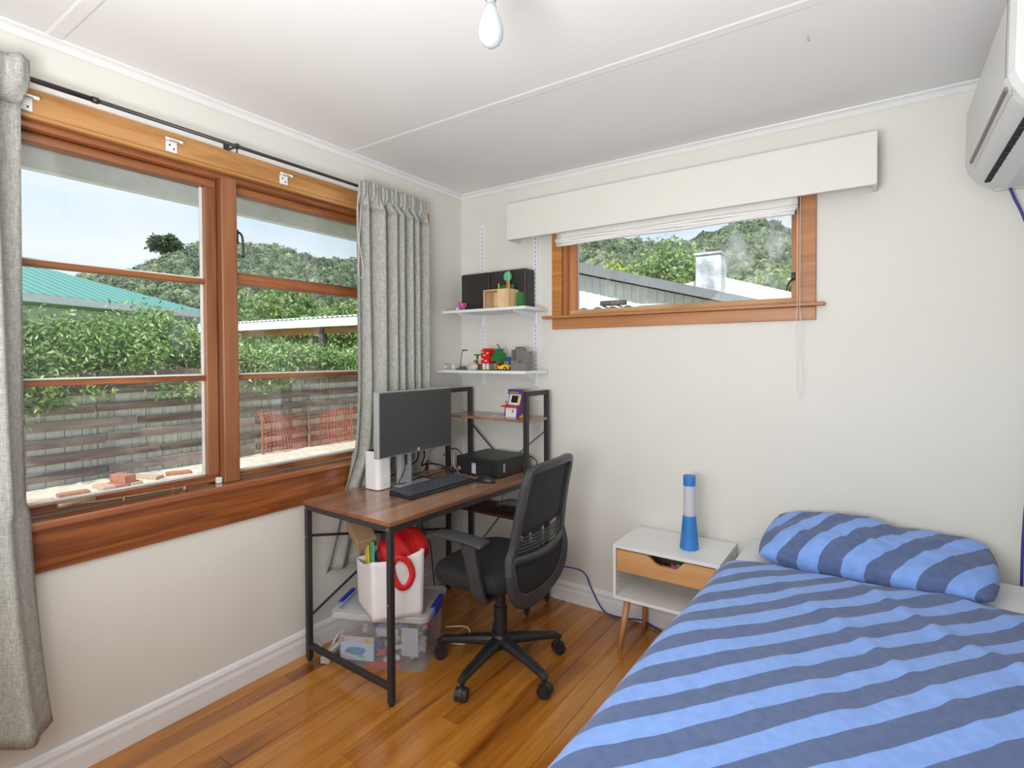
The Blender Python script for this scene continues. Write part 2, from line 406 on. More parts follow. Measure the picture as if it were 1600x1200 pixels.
def copytree(root, loc, rz=None, label=None, group=None):
    r = root.copy(); C.objects.link(r); r.location = loc
    if rz is not None: r.rotation_euler = (0, 0, rz)
    if label: r['label'] = label
    if group: r['group'] = group
    for ch in list(root.children):
        c = ch.copy(); C.objects.link(c); c.parent = r
        for g in ch.children:
            d = g.copy(); C.objects.link(d); d.parent = c
    return r
def text(name, body, size, mat, parent, loc, rot, ext=.0004):
    cu = bpy.data.curves.new(name, 'FONT'); cu.body = body; cu.size = size; cu.extrude = ext; cu.align_x = 'CENTER'; cu.align_y = 'CENTER'
    tmp = bpy.data.objects.new(name, cu); C.objects.link(tmp)
    dg = bpy.context.evaluated_depsgraph_get(); me = bpy.data.meshes.new_from_object(tmp.evaluated_get(dg))
    bpy.data.objects.remove(tmp); bpy.data.curves.remove(cu)
    me.materials.clear(); me.materials.append(M[mat])
    o = bpy.data.objects.new(name, me); C.objects.link(o); o.parent = parent; o.location = loc; o.rotation_euler = rot
    MW[o] = MW[parent]
    return o

CEIL = 2.382; RX = 2.69; RY = -3.35; TH = .15
# ------------------------------------------------------------------ room shell
# floor with individual boards
bm = B(); box(bm, (-TH, RY-TH, -.10), (RX+TH, TH, -.022)); fl = struct('floor', bm, 'subfloor', 'polished native timber floorboards')
bw = .083; x = 0.0; i = 0
while x < RX-.001:
    x1 = min(x+bw, RX); y = 0.0
    first = random.uniform(.3, 1.5)
    while y > RY+.001:
        ln = first if y == 0 else random.uniform(.9, 2.0)
        y1 = max(y-ln, RY)
        if y1-RY < .25: y1 = RY
        bm = B(); z = random.uniform(-.0006, .0004)
        box(bm, (x+.0006, y1+.0006, -.0215), (x1-.0006, y-.0006, z), .0008)
        o = obj('plank', bm, 'floor', fl)
        y = y1
    x = x1
# walls
W1 = dict(y0=-2.60, y1=-.36, z0=.80, z1=2.16); W2 = dict(x0=.72, x1=1.92, z0=1.585, z1=2.13)
bm = B()
box(bm, (-TH, RY-TH, -.1), (0, W1['y0'], CEIL+.1)); box(bm, (-TH, W1['y1'], -.1), (0, TH, CEIL+.1))
box(bm, (-TH, W1['y0'], -.1), (0, W1['y1'], W1['z0'])); box(bm, (-TH, W1['y0'], W1['z1']), (0, W1['y1'], CEIL+.1))
struct('wall_left', bm, 'wall', 'cream painted wall with the large timber window')
bm = B()
box(bm, (0, 0, -.1), (W2['x0'], TH, CEIL+.1)); box(bm, (W2['x1'], 0, -.1), (RX+TH, TH, CEIL+.1))
box(bm, (W2['x0'], 0, -.1), (W2['x1'], TH, W2['z0'])); box(bm, (W2['x0'], 0, W2['z1']), (W2['x1'], TH, CEIL+.1))
struct('wall_back', bm, 'wall', 'cream painted wall with the small high window')
bm = B(); box(bm, (RX, RY-TH, -.1), (RX+TH, 0, CEIL+.1)); struct('wall_right', bm, 'wall', 'cream wall behind the air conditioner')
bm = B(); box(bm, (0, RY-TH, -.1), (RX, RY, CEIL+.1)); struct('wall_front', bm, 'wall', 'cream wall behind the viewer')
bm = B(); box(bm, (0, RY, CEIL), (RX, 0, CEIL+.1)); cl = struct('ceiling', bm, 'ceil', 'white painted panel ceiling with flat joint battens')
for yb in (-.872, -2.043):
    bm = B(); prism(bm, [(yb-.024, CEIL), (yb-.017, CEIL-.0025), (yb+.017, CEIL-.0025), (yb+.024, CEIL)], 0, .02, RX-.02); obj('joint_batten', bm, 'ceil', cl)
bm = B(); prof = [(0, CEIL), (0, 2.358), (.005, 2.356), (.010, 2.363), (.018, 2.372), (.024, 2.374), (.032, 2.378), (.034, CEIL)]
prism(bm, prof, 1, RY, 0); struct('trim_1', bm, 'trim', 'white cornice along the window wall')
bm = B(); prism(bm, [(-a, z) for a, z in prof], 0, 0, RX); struct('trim_2', bm, 'trim', 'white cornice along the back wall')
prof = [(0, 0), (.018, 0), (.018, .060), (.014, .075), (.015, .090), (.010, .102), (.004, .108), (0, .108)]
bm = B(); prism(bm, prof, 1, RY, 0); struct('baseboard_left', bm, 'trim', 'white moulded skirting under the large window')
bm = B(); prism(bm, [(-a, z) for a, z in prof], 0, .018, RX); struct('baseboard_back', bm, 'trim', 'white moulded skirting behind the bedside table')
# house roof and eave outside
bm = B(); prism(bm, [(-1.32, 2.47), (-1.32, 2.56), (1.35, 3.8), (4.3, 2.56), (4.3, 2.47)], 1, -5.2, .85); struct('roof', bm, 'greyroof', 'roof of the house above the room')
bm = B(); box(bm, (-1.24, -5.2, 2.42), (-TH, .6, 2.45)); struct('trim_3', bm, 'soffit', 'white eave soffit seen above the large window')
bm = B(); box(bm, (-1.30, -5.2, 2.30), (-1.24, .6, 2.47)); struct('trim_4', bm, 'gutter', 'white eave fascia seen through the large window')

# ------------------------------------------------------------------ window_1 (left wall)
w1 = thing('window_1', 'large timber window with two bays', None, (0, -1.476, .8)); w1['kind'] = 'structure'
if 'category' in w1: del w1['category']
def wp(name, lo, hi, mat, parent=w1, bev=.003, label=None):
    bm = B(); box(bm, lo, hi, bev); return obj(name, bm, mat, parent, True, label=label)
Y0, Y1 = -2.60, -.36
wp('head_casing', (0.0005, -2.66, 2.122), (.020, -.31, 2.202), 'pine', label='pale varnished pine head board')
wp('head_bead', (0.0005, -2.66, 2.108), (.028, -.33, 2.1215), 'pine')
wp('frame_head', (-.13, Y0, 2.085), (0, Y1, 2.158), 'rimu_y')
wp('jamb', (-.13, Y0, .83), (.0, Y0+.05, 2.085), 'rimu_z'); wp('jamb', (-.13, Y1-.05, .83), (.0, Y1, 2.085), 'rimu_z')
wp('side_casing', (.0005, -.43, .857), (.018, -.34, 2.107), 'rimu_z')
wp('mullion', (-.13, -1.508, .858), (.002, -1.445, 2.1), 'rimu_z', label='stained timber mullion between the two bays')
wp('sill', (-.20, -2.68, .830), (.045, -.30, .857), 'sill', bev=.006, label='glossy stained timber sill')
wp('apron', (.0005, -2.66, .690), (.018, -.33, .8295), 'rimu_y', label='wide stained board under the sill')
# left sash (casement)
gx = -.068
def pane(parent, lo, hi, axis=0, mat='glass'):
    bm = B(); box(bm, lo, hi); o = obj('pane', bm, mat, parent, True); return o
s1 = wp('sash', (-.085, -2.545, .862), (-.035, -1.512, .884), 'rimu_y', label='three-light casement sash'); 
def sp(name, lo, hi, mat, par, bev=.002):
    bm = B(); box(bm, lo, hi, bev); return obj(name, bm, mat, par, True)
sp('bottom_rail', (-.0849, -2.5449, .884), (-.0351, -1.5121, .893), 'rimu_y', s1)
sp('top_rail', (-.085, -2.545, 2.052), (-.035, -1.512, 2.084), 'rimu_y', s1)
sp('stile', (-.085, -1.556, .893), (-.035, -1.512, 2.052), 'rimu_z', s1); sp('stile', (-.085, -2.545, .893), (-.035, -2.50, 2.052), 'rimu_z', s1)
for zc in (1.672, 1.285): sp('glazing_bar', (-.082, -2.50, zc-.010), (-.044, -1.556, zc+.010), 'rimu_y', s1)
for za, zb in ((.895, 1.274), (1.296, 1.661), (1.683, 2.05)):
    pane(s1, (gx-.002, -2.498, za), (gx+.002, -1.558, zb))
    sp('putty_bead', (gx+.003, -1.564, za), (gx+.012, -1.5565, zb), 'putty', s1, 0); sp('putty_bead', (gx+.003, -2.498, za), (gx+.010, -1.565, za+.006), 'putty', s1, 0)
# right bay: hinged top light above fixed lights
s2 = wp('fixed_light', (-.085, -1.444, .862), (-.035, -.412, .885), 'rimu_y', label='fixed lights of the second bay')
sp('stile', (-.085, -1.444, .885), (-.035, -1.428, 2.08), 'rimu_z', s2); sp('stile', (-.085, -.46, .885), (-.035, -.412, 2.08), 'rimu_z', s2)
sp('transom', (-.090, -1.444, 1.674), (-.018, -.412, 1.722), 'rimu_y', s2)
sp('top_rail', (-.085, -1.428, 2.052), (-.035, -.46, 2.084), 'rimu_y', s2)
sp('glazing_bar', (-.082, -1.428, 1.274), (-.044, -.46, 1.294), 'rimu_y', s2)
for za, zb in ((.887, 1.273), (1.295, 1.673), (1.723, 2.05)):
    pane(s2, (gx-.002, -1.427, za), (gx+.002, -.461, zb)); sp('putty_bead', (gx+.003, -1.427, za), (gx+.010, -.461, za+.006), 'putty', s2, 0)
# stay, wedge, catch
bm = B(); pts = [(-.026, -2.02, .884), (-.018, -1.93, .876), (-.010, -1.80, .874), (-.004, -1.66, .872)]
sweep(bm, smoothpath(pts), .005, .004, 8); obox(bm, (-.024, -1.99, .884), (.014, .11, .020), (0, 0, .05), .004); lathe(bm, [(.009, 0), (.009, .012), (.005, .02)], (-.004, -1.66, .858), 10)
for yy in (-1.86, -1.70): lathe(bm, [(.004, 0), (.004, .022)], (-.008, yy, .857), 8)
obj('casement_stay', bm, 'aged', w1, True, True, label='old metal casement stay lying along the sill')
bm = B(); box(bm, (-.030, -1.532, .858), (-.012, -1.512, .882), .002); obj('sash_wedge', bm, 'putty', w1, True)
bm = B(); box(bm, (-.034, -1.436, 1.84), (-.016, -1.429, 1.90), .002); sweep(bm, smoothpath([(-.02, -1.43, 1.89), (.0, -1.424, 1.87), (.004, -1.422, 1.80), (-.002, -1.424, 1.785)]), .005, n=6); obj('window_catch', bm, 'rod', w1, True, True)
# white track clips left on the head casing
for k, yy in enumerate((-2.115, -1.70, -1.245)):
    bm = B(); box(bm, (.0205, yy-.020, 2.128), (.025, yy+.018, 2.166), .001); box(bm, (.025, yy-.018, 2.162), (.046, yy+.016, 2.166), .001); box(bm, (.042, yy-.03, 2.162), (.046, yy+.03, 2.172), .001)
    o = obj('track_clip', bm, 'trim'); tag(o, ('white metal clip on the pine head board right beside the gathered curtain edge', 'white metal clip on the pine head board above the casement bay', 'white metal clip on the pine head board above the fixed bay')[k], 'clip', 'old track clips on the head board')
    for dy, dz in ((-.008, 2.152), (.006, 2.140)):
        bm = B(); cyl(bm, (.025, yy+dy, dz), (.0262, yy+dy, dz), .0035, 8); obj('screw', bm, 'rod', o)

# ------------------------------------------------------------------ window_2 (back wall)
w2 = thing('window_2', 'small high timber window under the pelmet', None, (1.32, 0, 1.585)); w2['kind'] = 'structure'
if 'category' in w2: del w2['category']
wq = lambda n, lo, hi, m, par=w2, bev=.002, label=None: wp(n, lo, hi, m, par, bev, label)
wq('side_casing', (.672, -.020, 1.5935), (.733, -.0005, 2.14), 'pine_x'); wq('side_casing', (1.907, -.020, 1.5935), (1.968, -.0005, 2.14), 'rimu_x')
wq('head_casing', (.672, -.020, 2.1405), (1.968, -.0005, 2.20), 'rimu_x')
wq('sill', (.622, -.050, 1.578), (2.002, .07, 1.593), 'rimu_x', label='thin dark stool board'); wq('apron', (.672, -.018, 1.520), (1.968, -.0005, 1.5775), 'rimu_x')
wq('jamb', (.7325, .0, 1.5935), (.752, .12, 2.129), 'rimu_xz'); wq('jamb', (1.888, .0, 1.5935), (1.9075, .12, 2.129), 'rimu_xz')
sh = wq('sash', (.753, .035, 1.5955), (1.887, .075, 1.625), 'worn_x', label='worn sun-bleached sash')
sp('stile', (.753, .035, 1.625), (.797, .075, 2.10), 'rimu_xz', sh); sp('stile', (1.868, .035, 1.625), (1.887, .075, 2.10), 'rimu_xz', sh); sp('top_rail', (.753, .035, 2.10), (1.887, .075, 2.128), 'rimu_x', sh)
pane(sh, (.798, .058, 1.626), (1.867, .062, 2.099), mat='glass2')
bm = B(); sweep(bm, smoothpath([(1.878, .03, 1.71), (1.862, .02, 1.69), (1.850, .022, 1.655)]), .005, n=6); box(bm, (1.868, .026, 1.70), (1.886, .036, 1.735), .002); obj('window_catch', bm, 'rod', w2, True, True)
# pelmet
pl = thing('pelmet', 'long cream painted box pelmet above the small window', 'pelmet', (1.31, -.06, 2.038))
bm = B(); box(bm, (.436, -.122, 2.030), (2.183, -.105, 2.236), .002); obj('front_board', bm, 'pelmet', pl, True)
for xa in (.436, 2.165):
    bm = B(); box(bm, (xa, -.1048, 2.030), (xa+.018, -.0006, 2.236), .002); obj('end_board', bm, 'pelmet', pl, True)
bm = B(); box(bm, (.4545, -.1048, 2.215), (2.1645, -.0006, 2.2355)); obj('top_board', bm, 'pelmet', pl, True)
# roman blind, drawn up
bl = thing('roman_blind', 'white roman blind drawn up in stacked folds', 'blind', (1.32, -.06, 1.97))
bm = B(); box(bm, (.72, -.056, 2.15), (1.90, -.026, 2.18)); obj('head_rail', bm, 'white_plastic', bl, True)
bm = B(); grid(bm, lambda u, v: (.722+1.178*u, -.050-.006*math.sin(v*PI), 2.0+.15*v), 24, 6); o = obj('drop', bm, 'blind_white', bl, True, True); solid(o, .003)
for k in range(3):
    bm = B(); sweep(bm, [(.720+.006*k+(1.18-.010*k)*t/24, -.058-.004*k+.002*math.sin(t*.9+k), 2.004-.014*k+.0025*math.sin(t*.5+k*2)) for t in range(25)], .013, .0085, 10, up=(0, 0, 1)); obj('fold', bm, 'blind_white', bl, True, True)
# bead chain as a blind part
bm = B()
for s, xx in ((0, 1.902), (1, 1.912)):
    z = 2.12
    while z > 1.36:
        xx2 = xx if z > 1.57 else xx+(s*2-1)*.006*math.sin((1.57-z)/.21*PI)
        bmesh.ops.create_icosphere(bm, subdivisions=1, radius=.0026, matrix=Matrix.Translation((xx2, -.056, z))); z -= .0075
o = obj('bead_chain', bm, 'white_plastic', bl, True, True, label='white looped bead chain')
bm = B(); sweep(bm, smoothpath([(1.90, -.056, 1.36), (1.895, -.054, 1.25), (1.907, -.054, 1.18), (1.918, -.054, 1.25), (1.914, -.056, 1.36)]), .0012, n=5); obj('cord_loop', bm, 'white_plastic', bl, True, True)

# ------------------------------------------------------------------ curtains and rod
rod = thing('curtain_rod', 'thin dark metal curtain rod over the large window', 'rod', (.08, -1.486, 2.2))
bm = B(); cyl(bm, (.08, -2.75, 2.205), (.08, -1.95, 2.205), .0085, 10); cyl(bm, (.08, -1.95, 2.205), (.08, -.41, 2.205), .0070, 10); obj('pole', bm, 'rod', rod, True, True)
bm = B(); cyl(bm, (.08, -1.962, 2.205), (.08, -1.945, 2.205), .0105, 10); obj('joint_collar', bm, 'rod', rod, True, True)
bm = B(); box(bm, (.0005, -1.498, 2.204), (.004, -1.474, 2.23), .0005); box(bm, (.0005, -1.49, 2.203), (.074, -1.482, 2.208)); cyl(bm, (.08, -1.492, 2.205), (.08, -1.480, 2.205), .0115, 10); cyl(bm, (.08, -1.486, 2.196), (.08, -1.486, 2.180), .003, 8); obj('bracket', bm, 'rod', rod, True)

def curtain(name, label, ytop, ybot, npleat, ztop, zbot, xc, amp, seed, hem=None):
    rr = random.Random(seed); ph = [rr.uniform(0, 6) for _ in range(8)]
    t = thing(name, label, 'curtain', (xc(1.0), (ytop[0]+ytop[1])/2, zbot))
    def surf(u, v, over=0):
        # v: 0 bottom .. 1 top
        k = 1-max(0, (.5-v)/.5)**2.2
        y = (ybot[0]*(1-k)+ytop[0]*k)*(1-u)+(ybot[1]*(1-k)+ytop[1]*k)*u
        zb = zbot if hem is None else zbot+hem(u)
        z = zb+(ztop-zb)*v
        wv = u+.030*math.sin(u*9+ph[0])+.016*math.sin(u*19+ph[1]+v)+.02*math.sin(v*3+u*6+ph[6])*(1-v)
        a = amp(z)*(1+.4*math.sin(u*5.3+ph[7])) if z > .9 else amp(z)
        x = xc(z)+a*(math.sin(wv*npleat*2*PI+ph[2]+.9*math.sin(v*2.6+u*2+ph[3]))+.35*math.sin(wv*npleat*4*PI+ph[4]+1.5*v))
        y += .35*a*math.cos(wv*npleat*2*PI+ph[5]+v)
        return (x, y, z)
    vt = 1-.115/(ztop-zbot)
    bm = B(); grid(bm, lambda u, v: surf(u, v*vt), npleat*16+1, 50)
    o = obj('drape', bm, 'linen', t, True, True); solid(o, .003)
    # gathered heading with pencil pleats
    bm = B()
    def head(u, v):
        y = ytop[0]*(1-u)+ytop[1]*u; z0 = zbot+(ztop-zbot)*vt
        xx, yy, zz = surf(u, vt)
        w_ = min(1, v*2.2)
        px = xc(2.2)+.010+.010*math.sin(u*npleat*3.2*2*PI+ph[6])+.006*math.sin(u*npleat*2*PI+ph[7])
        flare = .010*math.sin(v*PI*.9)
        return (xx*(1-w_)+px*w_+flare*.3, yy*(1-w_)+y*w_, z0-.002+.125*v+.006*math.sin(u*npleat*2*PI*1.3+ph[1])*v)
    grid(bm, head, npleat*26+1, 9); o = obj('heading', bm, 'linen', t, True, True, label='gathered pencil-pleat heading'); solid(o, .003)
    return t
def xcR(z):
    if z > .92: return .088
    if z > .70: return .040+(.088-.040)*((z-.70)/.22)
    return .040
def ampR(z):
    if z > .92: return .031
    if z > .70: return .009+.022*(z-.70)/.22
    return .009 if z > .6 else .009+.006*(.6-z)/.3
cr = curtain('curtain', 'grey linen curtain hanging down behind the desk and monitor', (-.895, -.425), (-1.06, -.36), 7, 2.225, .345, xcR, ampR, 3)
clf = curtain('curtain', 'grey linen curtain hanging clear of the desk at the bare end of the sill', (-2.62, -2.125), (-2.66, -2.075), 3, 2.235, .19, lambda z: .110, lambda z: .046-.010*z/2, 11, hem=lambda u: .05*u)
# loose heading cords on the right curtain
cords = cr
for k, pts in enumerate(([(.115, -.905, 2.19), (.125, -.925, 2.12), (.122, -.925, 2.0), (.125, -.92, 1.86), (.124, -.925, 1.80)], [(.12, -.90, 2.10), (.128, -.912, 2.02), (.126, -.918, 1.92), (.13, -.90, 1.80), (.128, -.905, 1.75), (.128, -.925, 1.76), (.127, -.925, 1.80)])):
    bm = B(); sweep(bm, smoothpath(pts), .0016, n=5); obj('cord', bm, 'cable_white', cords, True, True)

# ------------------------------------------------------------------ desk with end shelves
DZ = .726
dr = -math.radians(1.7)
desk = thing('computer_desk', 'industrial desk with brown laminate top, black steel frame and end shelves', 'desk', (.064, -1.193, 0), dr)
DW, DL = .572, 1.158
bm = B(); box(bm, (0, 0, DZ-.017), (DW, DL, DZ), .0012); obj('tabletop', bm, 'desk', desk, label='brown wood-grain desk top')
bm = B(); box(bm, (-.0006, -.0008, DZ-.0165), (DW+.0008, 0.0, DZ-.0006)); box(bm, (DW, -.0008, DZ-.0165), (DW+.0008, DL, DZ-.0006)); obj('edge_band', bm, 'desk_edge', desk)
Tq = .024
zt = DZ-.0175
def post(x, y, z1, name='leg'):
    bm = B(); box(bm, (x, y, .012), (x+Tq, y+Tq, z1), .0015); l = obj(name, bm, 'steel', desk)
    bm = B(); lathe(bm, [(.009, 0), (.011, .004), (.009, .0125)], (x+Tq/2, y+Tq/2, 0), 10); obj('levelling_foot', bm, 'black', l)
post(.002, .002, zt); post(DW-Tq-.002, .002, zt)
HY0, HY1 = DL-.235, DL-.03
for xx in (.002, DW-Tq-.002+.012):
    for yy in (HY0, HY1-Tq+.02): post(xx, yy, 1.182 if True else zt, 'upright')
    bm = B(); box(bm, (xx, HY0+Tq, 1.182-Tq), (xx+Tq, HY1-Tq+.02, 1.182), .001); obj('top_bar', bm, 'steel', desk)
    bm = B(); box(bm, (xx+.003, HY0+Tq, .035), (xx+Tq-.003, HY1-Tq+.02, .055), .001); obj('foot_bar', bm, 'steel', desk)
bm = B(); box(bm, (.002+Tq, .002, zt-.024), (DW-Tq-.002, .022, zt), .001); obj('apron_bar', bm, 'steel', desk)
bm = B(); box(bm, (.002+Tq, .004, .060), (DW-Tq-.002, .024, .082), .001); obj('foot_bar', bm, 'steel', desk)
bm = B(); box(bm, (DW-.024, .002+Tq, zt-.026), (DW-.004, HY0, zt), .001); obj('side_rail', bm, 'steel', desk)
bm = B(); box(bm, (.004, .002+Tq, zt-.026), (.024, HY0, zt), .001); obj('side_rail', bm, 'steel', desk)
# rear stay rods along the wall side and the braces
bm = B(); cyl(bm, (.013, .02, .565), (.013, HY0, .36), .006, 8); obj('brace_rod', bm, 'steel', desk)
bm = B(); cyl(bm, (.013, .02, .20), (.013, HY0, .62), .006, 8); obj('brace_rod', bm, 'steel', desk)
for z, nm in ((1.018, 'shelf'), (.490, 'shelf')):
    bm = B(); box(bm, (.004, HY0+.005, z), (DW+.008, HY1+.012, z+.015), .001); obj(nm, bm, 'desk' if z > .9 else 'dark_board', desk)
for a, b_ in (((.026, HY1+.008, .955), (.285, HY1+.008, .735)), ((DW-.01, HY1+.008, .955), (.285, HY1+.008, .735)), ((.03, HY1+.008, .505), (.285, HY1+.008, .690)), ((DW-.01, HY1+.008, .505), (.285, HY1+.008, .69)), ((.026, HY1+.008, .16), (DW/2, HY1+.008, .48)), ((DW-.01, HY1+.008, .16), (DW/2, HY1+.008, .48))):
    bm = B(); bar(bm, a, b_, .003, .012, up=(0, 1, 0)) ; obj('brace', bm, 'steel', desk)
for xx, yy in ((.014, .0), (DW-.014, .0)):
    for z in (DZ-.03, .565 if xx < .1 else .4):
        bm = B(); cyl(bm, (xx, .002, z), (xx, -.002, z), .0045, 8); obj('bolt', bm, 'metal', desk)

# ------------------------------------------------------------------ things on the desk
mon = thing('monitor', 'widescreen computer monitor with thin silver edge and grey stand', 'monitor', (.25, -.735, DZ))
bm = B(); box(bm, (.292, -.988, .902), (.326, -.482, 1.208), .006, 2); obj('casing', bm, 'silver', mon, True)
bm = B(); box(bm, (.3262, -.982, .908), (.3292, -.488, 1.203), .001); bz = obj('bezel', bm, 'bezel', mon, True)
bm = B(); box(bm, (.3293, -.970, .928), (.3300, -.500, 1.194)); obj('screen', bm, 'screen', mon, True, label='dark switched-off screen')
bm = B(); cyl(bm, (.3292, -.735, .917), (.3312, -.735, .917), .009, 14); obj('badge', bm, 'silver', mon, True)
bm = B(); box(bm, (.215, -.775, .735), (.245, -.695, 1.08), .004, 2); st = obj('stand_column', bm, 'silver', mon, True)
bm = B(); box(bm, (.2452, -.742, .83), (.2462, -.728, .895), .0003); obj('cable_slot', bm, 'grey_plastic', st, True)
bm = B(); box(bm, (.246, -.79, .98), (.2915, -.68, 1.10), .004); obj('mount', bm, 'grey_plastic', mon, True)
bm = B(); box(bm, (.135, -.80, DZ+.0005), (.315, -.60, DZ+.012), .004); obj('base_plate', bm, 'silver', mon, True)

sp_ = thing('speaker_tower', 'white rounded tower router with dark open top beside the monitor', 'router', (.168, -.850, DZ))
bm = B()
def tower(bm, z0, z1, hx, hy, r):
    ring = []
    for cx, cy, a0 in ((hx-r, hy-r, 0), (-hx+r, hy-r, 90), (-hx+r, -hy+r, 180), (hx-r, -hy+r, 270)):
        for k in range(6):
            a = math.radians(a0+k*18); ring.append((cx+r*math.cos(a), cy+r*math.sin(a)))
    return ring
rg = tower(bm, 0, 0, .052, .047, .024)
prism(bm, rg, 2, .004, .186); obj('body', bm, 'white_plastic', sp_)
bm = B(); prism(bm, [(a*.98, b_*.98) for a, b_ in rg], 2, .0003, .004); obj('base', bm, 'grey_plastic', sp_)
bm = B(); prism(bm, [(a*.84, b_*.82) for a, b_ in rg], 2, .1862, .1872); obj('vent', bm, 'dark', sp_)
bm = B(); box(bm, (.0521, -.012, .024), (.0524, .012, .027)); obj('logo', bm, 'silver', sp_)

kb = thing('keyboard', 'black wired full-size keyboard', 'keyboard', (.405, -.70, DZ), math.radians(-1.5))
bm = B(); prism(bm, [(-.073, .001), (-.073, .024), (.070, .012), (.075, .006), (.073, .001)], 1, -.226, .226); obj('case', bm, 'black', kb)
bm = B()
rows = [(-.060, .013), (-.038, .016), (-.019, .016), (0, .016), (.019, .016), (.038, .016)]
for ri, (kx, ks) in enumerate(rows):
    y = -.216
    while y < .214:
        wd = .0165
        if ri == 5 and -.14 < y < -.03: wd = .105
        skip = (.068 < y+wd/2 < .074) or (.136 < y+wd/2 < .142)
        zt_ = .024-(kx+.073)*.084
        vs = box(bm, (kx-ks/2, y, zt_-.002), (kx+ks/2, y+wd, zt_+.006), .0012)
        y += wd+.0025+(.006 if skip else 0)
obj('keycaps', bm, 'keycap', kb)
ms = thing('mouse', 'black computer mouse lying beside the keyboard', 'mouse', (.535, -.462, DZ), math.radians(8))
bm = B()
def mfn(u, v):
    a = 2*PI*u; r = math.sin(v*PI/2)
    return (.029*math.cos(a)*r*1.0+.012*0, .053*math.sin(a)*r, .001+.034*math.cos(v*PI/2)**.7)
grid(bm, lambda u, v: (.055*math.cos(2*PI*u)*math.sin(v*PI/2), .030*math.sin(2*PI*u)*math.sin(v*PI/2), .002+.032*max(0, math.cos(v*PI/2))**.75), 24, 9, True); bmesh.ops.remove_doubles(bm, verts=bm.verts, dist=1e-5)
bmesh.ops.holes_fill(bm, edges=[e_ for e_ in bm.edges if e_.is_boundary]); obj('shell', bm, 'black', ms, smooth=True)
bm = B(); cyl(bm, (-.03, -.003, .026), (-.03, .003, .026), .008, 12); obj('scroll_wheel', bm, 'grey_plastic', ms)

pc = thing('desktop_computer', 'black flat small-form desktop computer at the shelf end', 'computer', (.415, -.235, DZ), math.radians(-2))
bm = B(); box(bm, (-.148, -.135, .003), (.148, .135, .096), .002); obj('case', bm, 'black', pc)
bm = B(); box(bm, (-.147, -.1415, .004), (.147, -.1355, .095), .002); fp = obj('front_panel', bm, 'black', pc)
bm = B(); box(bm, (-.146, -.1425, .062), (.105, -.1417, .064)); box(bm, (-.146, -.1425, .078), (.105, -.1417, .0795)); box(bm, (.104, -.1425, .004), (.106, -.1417, .095)); obj('panel_line', bm, 'dark', fp)
bm = B(); box(bm, (-.035, -.1424, .012), (-.006, -.1417, .068)); obj('sticker', bm, 'sticker', fp, label='pale licence sticker')
bm = B(); cyl(bm, (-.125, -.142, .03), (-.125, -.1432, .03), .010, 14); obj('power_button', bm, 'silver', fp)
bm = B()
for a, z in ((.02, .030), (.02, .042), (.045, .036), (.075, .03)): box(bm, (a, -.1424, z), (a+.016, -.1417, z+.006))
obj('port', bm, 'grey_plastic', fp)
bm = B(); box(bm, (.1482, -.10, .03), (.1488, -.085, .075)); obj('side_label', bm, 'silver', pc)

def cable(label, pts, r, mat, name='cable', group=None, k=7):
    bm = B(); sweep(bm, smoothpath(pts, k), r, n=6); o = obj(name, bm, mat, smooth=True); tag(o, label, 'cable', group); return o
z = DZ+.004
cable('black monitor cable drooping from the screen to the desk computer', [(.285, -.66, .93), (.26, -.62, .86), (.22, -.60, .80), (.21, -.55, .80), (.22, -.46, .78), (.26, -.40, .735), (.235, -.36, .732), (.20, -.25, .734), (.22, -.09, .75), (.30, -.085, .77)], .0045, 'cable')
cable('black power cable looping down behind the monitor stand', [(.285, -.70, .95), (.25, -.66, .85), (.18, -.66, .80), (.12, -.70, .76), (.10, -.76, .735), (.085, -.775, .732)], .004, 'cable')
cable('thin black cable crossing the monitor base', [(.285, -.79, .93), (.27, -.77, .82), (.25, -.79, .748), (.24, -.70, .744), (.23, -.60, .744), (.26, -.56, .731), (.25, -.49, .730)], .0025, 'cable')
cable('thin black cable tangled across the desk under the shelf uprights', [(.12, -.60, z), (.16, -.52, z+.02), (.12, -.45, z+.06), (.16, -.40, z+.02), (.13, -.34, z), (.18, -.28, z), (.20, -.15, z)], .0025, 'cable')
cable('black keyboard cord lying behind the keys', [(.33, -.80, .735), (.29, -.86, z), (.25, -.84, .742), (.24, -.78, .743), (.23, -.58, .742), (.20, -.54, z), (.19, -.42, z), (.23, -.32, z)], .0022, 'cable')
cable('white lead hooked round the front corner of the desk computer', [(.235, -.31, .80), (.245, -.36, .835), (.262, -.395, .82), (.272, -.40, .775), (.285, -.395, .752), (.33, -.42, .735), (.42, -.44, .733), (.47, -.46, .735)], .0025, 'silver')
cable('black cable arching up from the desk beside the shelf upright', [(.13, -.33, .80), (.16, -.31, .835), (.20, -.29, .84), (.235, -.28, .80), (.23, -.26, .74)], .0032, 'cable')
cable('black cable looping at the back corner of the desk computer', [(.50, -.08, .79), (.56, -.075, .80), (.60, -.07, .775), (.585, -.07, .745), (.55, -.075, .74)], .003, 'cable')
cable('black cable hanging down the wall under the desk', [(.085, -.52, .715), (.07, -.47, .55), (.085, -.45, .40), (.11, -.42, .30), (.13, -.40, .03), (.2, -.42, .008)], .003, 'cable')
cable('black cable swinging below the desk beside the chair', [(.46, -.22, .70), (.49, -.25, .62), (.50, -.27, .56), (.47, -.2, .52)], .0028, 'cable')

# remote-like dark wedge on the lower shelf
bm = B(); box(bm, (.40, -.22, .5065), (.60, -.165, .522), .004); o = obj('black_remote', bm, 'black'); tag(o, 'slim black gadget lying on the low desk shelf', 'gadget')

